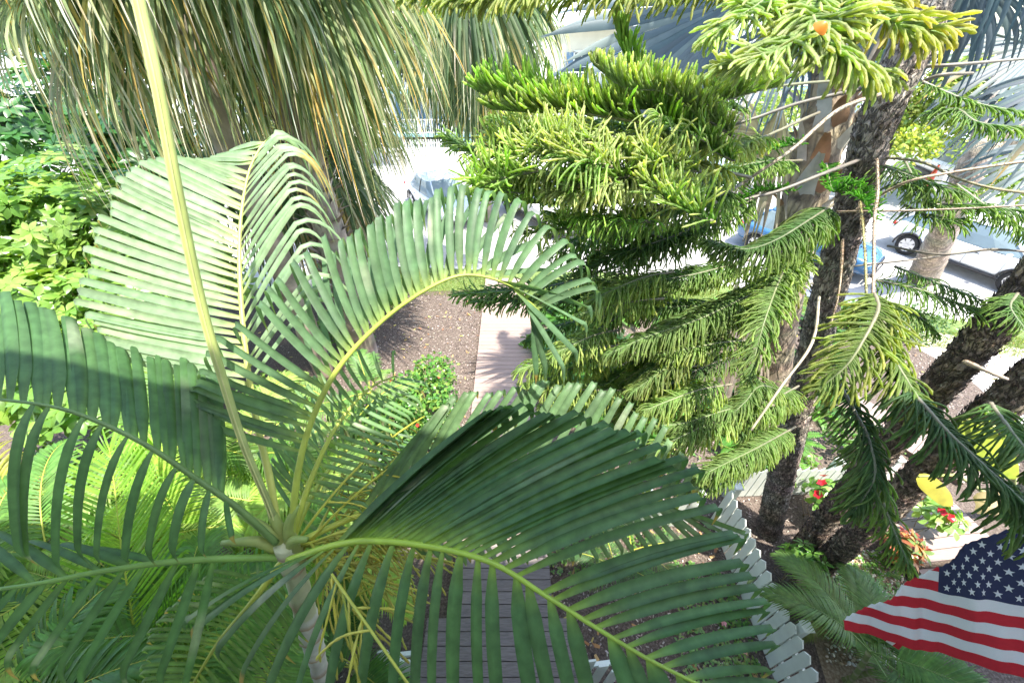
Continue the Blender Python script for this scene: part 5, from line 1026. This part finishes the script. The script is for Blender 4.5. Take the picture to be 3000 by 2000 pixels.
# ---------------------------------------------------------------- houses across the street
M_SIDING = plain('white_siding', (.74, .74, .70), .6, .05, 2); M_CREAM = plain('cream_siding', (.66, .62, .50), .6, .05, 2)
M_TEAL = plain('teal_deck_paint', (.22, .38, .40), .5, .1, 3); M_BLUEDOOR = plain('blue_door_paint', (.12, .22, .34), .5, .1, 3); M_ROOFM = plain('metal_roof', (.66, .67, .66), .4, .1, 2); M_WIN = simple('window_glass', (.05, .07, .08), .08)
def house(label, cx_, y0, wd, dp, ht, wall, porch=True, rz=0, steps=True, name='house', stepx=0):
    t = thing(name, label, 'house', 'white wooden houses across the street', (cx_, y0, 0), rz)
    mb = MB(); mb.box((0, dp / 2 + 1.8, ht / 2 + .4), (wd, dp, ht - .8 + .8))
    for k in range(int(ht / .22)): mb.box((0, 1.8 - .008, .75 + k * .22), (wd - .1, .02, .012))
    mb.build('wall', wall, t, smooth=False)
    V = [(-wd / 2 - .4, -.3, ht + .35), (wd / 2 + .4, -.3, ht + .35), (wd / 2 + .4, dp + 2.2, ht + .35), (-wd / 2 - .4, dp + 2.2, ht + .35), (-wd / 2 + 1.4, dp / 2 + .9, ht + 2.3), (wd / 2 - 1.4, dp / 2 + .9, ht + 2.3)]
    mb = MB(); mb.add(V, [(3, 2, 1, 0), (0, 1, 5, 4), (1, 2, 5), (2, 3, 4, 5), (3, 0, 4)]); mb.build('roof', M_ROOFM, t, smooth=False)
    for lv in ((.9, 3.2) if ht > 5 else (.9,)):
        n = max(2, int(wd / 2.4))
        for i in range(n):
            x = -wd / 2 + (i + .5) * wd / n; isd = (i == n // 2 and lv == .9)
            mb = MB(); mb.box((x, 1.77, lv + (1.05 if isd else 1.2)), (.95, .04, 2.1 if isd else 1.5)); wnd = mb.build('door' if isd else 'window', M_BLUEDOOR if isd else M_WIN, t, smooth=False)
            mb = MB()
            for dx, dz, sx, sz in ((-.52, 0, .1, 2.2 if isd else 1.7), (.52, 0, .1, 2.2 if isd else 1.7), (0, .85 + (.25 if isd else 0), 1.14, .1), (0, -.8, 1.14, .1)):
                if isd and dz < 0: continue
                mb.box((x + dx, 1.75, lv + 1.2 + dz - (.15 if isd and dz == 0 else 0)), (sx, .07, sz))
            if not isd: mb.box((x, 1.745, lv + 1.2), (.95, .05, .04)); mb.box((x, 1.742, lv + 1.2), (.04, .05, 1.5))
            mb.build('frame', M_WHITE, wnd, smooth=False)
            if not isd:
                for sx in (-1, 1): mb = MB(); mb.box((x + sx * .8, 1.76, lv + 1.2), (.42, .05, 1.6)); mb.build('shutter', M_BLUEDOOR, t, smooth=False)
    if porch:
        for lv in ((.75, 3.25) if ht > 5 else (.75,)):
            mb = MB(); mb.box((0, .8, lv), (wd, 1.98, .14)); mb.build('porch_floor', M_TEAL, t, smooth=False)
            for i in range(int(wd / 1.9) + 1):
                x = -wd / 2 + .1 + i * (wd - .2) / int(wd / 1.9); mb = MB(); mb.box((x, -.08, lv + .07 + 1.15), (.13, .13, 2.36)); mb.build('porch_post', M_WHITE, t, smooth=False)
            mb = MB()
            for z in (.18, .95): mb.box((0, -.08, lv + z), (wd, .05, .06))
            for i in range(int(wd / .14)):
                x = -wd / 2 + .1 + i * .14
                if lv < 1 and abs(x - stepx) < .65: continue
                mb.box((x, -.08, lv + .56), (.035, .035, .75))
            mb.build('railing', M_WHITE, t, smooth=False)
    if steps:
        for k in range(4): mb = MB(); mb.box((stepx, -.35 - .28 * k, .56 - .17 * k), (1.3, .30, .05)); mb.build('step', M_TEAL, t, smooth=False); mb = MB(); mb.box((stepx, -.25 - .28 * k, .46 - .17 * k), (1.24, .03, .15)); mb.build('riser', M_WHITE, t, smooth=False)
        for s_ in (-1, 1): mb = MB(); mb.tube([(stepx + s_ * .7, -.15, 1.6), (stepx + s_ * .7, -1.4, .9)], .035, 6); mb.box((stepx + s_ * .7, -1.4, .5), (.1, .1, 1.0)); mb.build('handrail', M_WHITE, t, smooth=False)
    return t
h1 = G(1350, 432); house('white house with teal porch steps and blue door far beyond the parked sedan', h1[0] - .5, h1[1], 9, 7, 5.6, M_SIDING, stepx=.8)
house('cream two storey house behind the silver palm leaf at the top centre', h1[0] + 11.5, h1[1] + 1.5, 9.5, 8, 6.2, M_CREAM)
house('white house far left behind the hanging palm strands', h1[0] - 14, h1[1] + .5, 10, 8, 5.6, M_SIDING)
house('white house at the far right behind the yellow green trees', h1[0] + 27, h1[1] + 2, 10, 8, 5.8, M_SIDING)
# porch chair
pc = thing('porch_chair', 'small blue chair on the far white porch', 'chair', None, (h1[0] - 1.3, h1[1] + 1.0, .82)); M_BC = simple('blue_chair_paint', (.08, .2, .45), .5)
mb = MB(); mb.box((0, 0, .45), (.5, .5, .04), bev=.01); mb.build('seat', M_BC, pc); mb = MB(); mb.box((0, .24, .75), (.5, .04, .55), bev=.01); mb.build('backrest', M_BC, pc)
for sx in (-1, 1):
    for sy in (-1, 1): mb = MB(); mb.tube([(sx * .21, sy * .21, 0), (sx * .21, sy * .21, .45)], .022, 6); mb.build('leg', M_BC, pc)
# far picket fence with parts built as pickets
def farfence(label, a, b, grp='white fences across the street'):
    t = thing('picket_fence', label, 'fence', grp); a, b = A(a[:2]), A(b[:2]); L = np.linalg.norm(b - a); d = (b - a) / L; rz = math.atan2(d[1], d[0]); n = min(95, int(L / .16)); pt = L / n
    for i in range(n):
        c = a + d * (i + .5) * pt; mb = MB(); mb.box((c[0], c[1], .52), (pt * .55, .025, .95), rz); mb.build('picket', M_WHITE, t, smooth=False)
    for z in (.25, .8): mb = MB(); c = (a + b) / 2; mb.box((c[0] + .03 * d[1], c[1] - .0 + .03, z), (L, .04, .08), rz); mb.build('rail', M_WHITE, t, smooth=False)
farfence('white picket fence left of the teal porch steps across the street', (h1[0] - 11, h1[1] - 2.6), (h1[0] - .8, h1[1] - 2.6))
farfence('white picket fence right of the teal porch steps across the street', (h1[0] + 1.6, h1[1] - 2.6), (h1[0] + 12, h1[1] - 2.4))
# street trees and shrubs behind
def tree(label, x, y, h, cr, n, L, cols, name='leafy_tree', trunk=.16, grp='leafy trees across the street'):
    t = thing(name, label, 'tree', grp); mb = MB(); tp = A([x + random.uniform(-.4, .4), y, h * .55]); mb.tube(spline([A([x, y, 0]), A([x + .1, y, h * .3]), tp], 16), np.linspace(trunk, trunk * .6, 16), 9, (.22, .18, .14), .06)
    for k in range(9):
        u = nz(rng.normal(0, 1, 3)); u[2] = abs(u[2]); mb.tube(spline([tp, tp + u * cr * .4 + A([0, 0, .2]), tp + u * cr * .9], 8), np.linspace(trunk * .45, .02, 8), 6, (.2, .17, .13), .05)
    mb.build('trunk', M_BARK2, t); mb = MB()
    for k in range(7):
        u = nz(rng.normal(0, 1, 3)); u[2] = abs(u[2]) * .7; foliage(mb, tp + A([0, 0, cr * .25]) + u * cr * .6, A([cr, cr, cr * .8]) * random.uniform(.45, .65), n // 5, L * 1.7, L * .8, cols, 1, shell=.35)
    mb.build('crown', M_BROAD, t); return t
YGC = [(.26, .33, .05), (.34, .36, .07), (.18, .28, .05)]
g = P(2680, 300, 17); tree('bright yellow green tree seen between the pine stem and silver fronds', g[0], g[1], 6.0, 2.6, 3600, .16, YGC)
g = P(2960, 430, 16); tree('yellow green tree behind the leaning pale trunk', g[0], g[1], 5.0, 2.4, 3000, .16, YGC)
g = P(2480, 210, 22); tree('distant green tree behind the silver palm crown', g[0], g[1], 7.5, 3.2, 3600, .2, [(.12, .2, .04), (.2, .28, .06)])
g = P(2120, 330, 23); tree('distant green tree above the small white crossover', g[0], g[1], 5.5, 2.8, 3000, .2, [(.12, .2, .05), (.2, .28, .08)])
g = P(600, 330, 20); tree('dark tree far left behind the drooping palms', g[0], g[1], 7.5, 3.4, 3000, .22, [(.04, .09, .03), (.08, .14, .04)])
g = P(180, 150, 16); tree('dark tree at the far left top corner behind the palm strands', g[0], g[1], 8.5, 3.6, 3000, .22, [(.04, .09, .03), (.06, .12, .035)])
g = P(1020, 150, 20); tree('tree behind the gap between the two big drooping palms', g[0], g[1], 8.5, 3.2, 3000, .22, [(.05, .1, .03), (.1, .16, .05)])
for lab, lst, cols_, L_ in (('tall yellow green hedge behind the traffic cone and van', [((2640, 330, 17), 1.5), ((2740, 390, 16.5), 1.4), ((2660, 440, 16), 1.0), ((2820, 330, 17), 1.5), ((2580, 380, 18), 1.2)], YGC, .22),
                            ('tall sunlit green hedge at the far right edge behind the silver fronds', [((2930, 470, 14), 1.3), ((3020, 560, 13.5), 1.3), ((2980, 380, 15), 1.5), ((2880, 250, 17), 1.8)], [(.16, .26, .05), (.26, .34, .07)], .22),
                            ('pale green shrub behind the small white crossover', [((2150, 400, 19), 1.3), ((2250, 440, 18), 1.0), ((2060, 380, 20), 1.2), ((2280, 340, 19), 1.5)], [(.2, .3, .07), (.3, .36, .1)], .25)):
    b_ = P(*lst[0][0]); b_[2] = 0; shrub('hedge', lab, 'hedge', b_, pb(b_, lst), 1100, L_, L_ * .5, cols_, nst=3)
low('pink flowering shrub by the far white fence', 1245, 425, (1.0, .7, .7), 700, .12, .06, [(.5, .08, .14), (.16, .22, .06), (.12, .2, .05)])
low('yellow green low palm like shrub beside the small white crossover', 2110, 470, (1.0, .8, .8), 600, .5, .05, [(.25, .33, .05), (.2, .3, .05)])
low('green shrub beyond the white van', 2900, 520, (1.6, 1, 1.0), 900, .16, .07, [(.2, .28, .05), (.12, .2, .04)])
low('green shrub line at the left between palms and parked cars', 640, 590, (1.2, .8, .8), 900, .14, .06, [(.06, .12, .03), (.1, .17, .04)])

# ---------------------------------------------------------------- flag
M_FW = plain('flag_white', (.62, .64, .66), .8, .03, 200); M_FR = plain('flag_red', (.45, .012, .025), .8, .06, 60); M_FB = plain('flag_blue', (.018, .024, .075), .8, .08, 60); M_STAR = plain('flag_star', (.60, .63, .66), .8, .03, 100)
ST = .07
UX = [-.95, -.75, -.5, -.25, 0, .12, .25, .4, .58, .8]     # metres along the stripes from the canton edge
PXB = [(2452, 1731 - 60, 2.42), (2505, 1690, 2.36), (2585, 1706, 2.30), (2668, 1720, 2.24), (2748, 1733, 2.17), (2787, 1739, 2.12), (2836, 1748, 2.06), (2902, 1760, 2.0), (3000, 1779, 1.93), (3130, 1800, 1.86)]   # canton bottom line
PXL = [(2456, 1838, 2.42), (2520, 1855, 2.36), (2600, 1876, 2.30), (2676, 1897, 2.24), (2748, 1914, 2.17), (2787, 1924, 2.12), (2836, 1937, 2.06), (2902, 1955, 2.0), (3000, 1984, 1.93), (3130, 2020, 1.86)]   # bottom hem
PT = np.array([P(*q) for q in PXB]); PL_ = np.array([P(*q) for q in PXL])
def fmap(u, v, off=0.0):
    """v metres above the canton's lower edge"""
    a = A([np.interp(u, UX, PT[:, k]) for k in range(3)]); b = A([np.interp(u, UX, PL_[:, k]) for k in range(3)])
    e = (a - b) / (6 * ST); w_ = .016 * math.sin(u * 9 + v * 5) + .006 * math.sin(u * 27 - v * 8)
    nr = nz(np.cross(e, A([1., 0, 0]))); nr = nr if np.dot(nr, A([0, 0, H]) - a) > 0 else -nr
    return a + e * v + nr * (w_ + off)
F0 = A([-.90, -.36]); FD = nz(A([.85, .50]))           # fold line
def flagmap(p, off=0.0):
    q = A(p) - F0; s_ = q[0] * FD[1] - q[1] * FD[0]       # >0 below the line
    if s_ >= 0: return fmap(p[0], p[1], off)
    nrm_ = A([FD[1], -FD[0]]); m_ = A(p) - nrm_ * s_ * (1 + .55)   # folded back behind
    return fmap(m_[0], m_[1], -.012 - off - .10 * min(1, -s_ * 3) * .5)
flag = thing('flag', 'red white and blue striped flag with white stars hanging at the lower right edge', 'flag')
for row in range(13):
    v1 = .49 + .0 - row * ST; v0 = v1 - ST; x1 = 0.0 if row < 7 else .80
    pass
def strips(rows, mat, nme):
    bm = bmesh.new()
    for row in rows:
        v1 = 7 * ST - row * ST; v0 = v1 - ST; xe = 0.0 if row < 7 else .80; nx = int((xe + .90) / .03)
        for i in range(nx):
            for j in range(2):
                xa = -.90 + (xe + .90) * i / nx; xb = -.90 + (xe + .90) * (i + 1) / nx; ya = v0 + (v1 - v0) * j / 2; yb = ya + ST / 2
                bm.faces.new([bm.verts.new((xa, ya, 0)), bm.verts.new((xb, ya, 0)), bm.verts.new((xb, yb, 0)), bm.verts.new((xa, yb, 0))])
    finish(bm, mat, nme)
def finish(bm, mat, nme, off=0.0, parent=None):
    bmesh.ops.remove_doubles(bm, verts=bm.verts, dist=1e-5)
    bmesh.ops.bisect_plane(bm, geom=bm.verts[:] + bm.edges[:] + bm.faces[:], plane_co=(F0[0], F0[1], 0), plane_no=(FD[1], -FD[0], 0))
    for v in bm.verts: v.co = flagmap((v.co.x, v.co.y), off)
    me = bpy.data.meshes.new(nme); bm.to_mesh(me); bm.free(); me.materials.append(mat); me.polygons.foreach_set('use_smooth', [True] * len(me.polygons))
    o = bpy.data.objects.new(nme, me); scn.collection.objects.link(o); o.parent = parent or flag; return o
strips([r for r in range(13) if r % 2 == 0], M_FR, 'red_stripes'); strips([r for r in range(13) if r % 2 == 1], M_FW, 'white_stripes')
bm = bmesh.new(); nx = 26; ny = 16
for i in range(nx):
    for j in range(ny):
        xa, xb = .80 * i / nx, .80 * (i + 1) / nx; ya, yb = 7 * ST * j / ny, 7 * ST * (j + 1) / ny
        bm.faces.new([bm.verts.new((xa, ya, 0)), bm.verts.new((xb, ya, 0)), bm.verts.new((xb, yb, 0)), bm.verts.new((xa, yb, 0))])
canton = finish(bm, M_FB, 'canton')
bm = bmesh.new()
for r in range(9):
    for cc in range(6 if r % 2 == 0 else 5):
        sx = (.05 + cc * .103) + (.0515 if r % 2 else 0); sy = .045 + r * .050
        vs = []
        for k in range(10):
            a = math.pi / 2 + k * math.pi / 5; rr = .026 if k % 2 == 0 else .0102; vs.append((sx + rr * math.cos(a), sy + rr * math.sin(a)))
        s_ = (sx - F0[0]) * FD[1] - (sy - F0[1]) * FD[0]
        if -.03 < s_ < .028: continue
        cv_ = bm.verts.new((sx, sy, 0)); rv = [bm.verts.new((x, y, 0)) for x, y in vs]
        for k in range(10): bm.faces.new([cv_, rv[k], rv[(k + 1) % 10]])
finish(bm, M_STAR, 'stars', .0022, canton)
# pole out to the right
mb = MB(); e1 = fmap(.80, -.42) ; pa = fmap(.80, .5); pb_ = fmap(.80, -.45); dd = nz(pa - pb_); mb.tube([pb_ - dd * .05, pa + dd * .15, pa + dd * .15 + A([.9, -1.0, -.6])], .013, 8, (.5, .5, .5)); mb.build('pole', M_WHITE, flag)

# ---------------------------------------------------------------- our own house behind the camera (shades the near garden)
hs = thing('beach_house', 'white house with balcony and wide eave just behind the viewpoint', 'house')
mb = MB(); mb.box((0, -4.6, 4.3), (26, 5.0, 8.6)); mb.build('wall', M_SIDING, hs, smooth=False)
mb = MB(); mb.box((0, -1.15, 4.45), (26, 1.9, .14)); mb.build('balcony_floor', M_BOARDG, hs, smooth=False)
yE = 2.42 - .25 * 8.8 - .05
mb = MB(); mb.box((0, (yE - 7.2) / 2, 8.7), (28, yE + 7.2, .2)); mb.build('roof', M_ROOFM, hs, smooth=False)
for x in (-9, -4.5, 4.5, 9): mb = MB(); mb.box((x, -.28, 4.3), (.14, .14, 8.6)); mb.build('porch_post', M_WHITE, hs, smooth=False)
exec_done = True
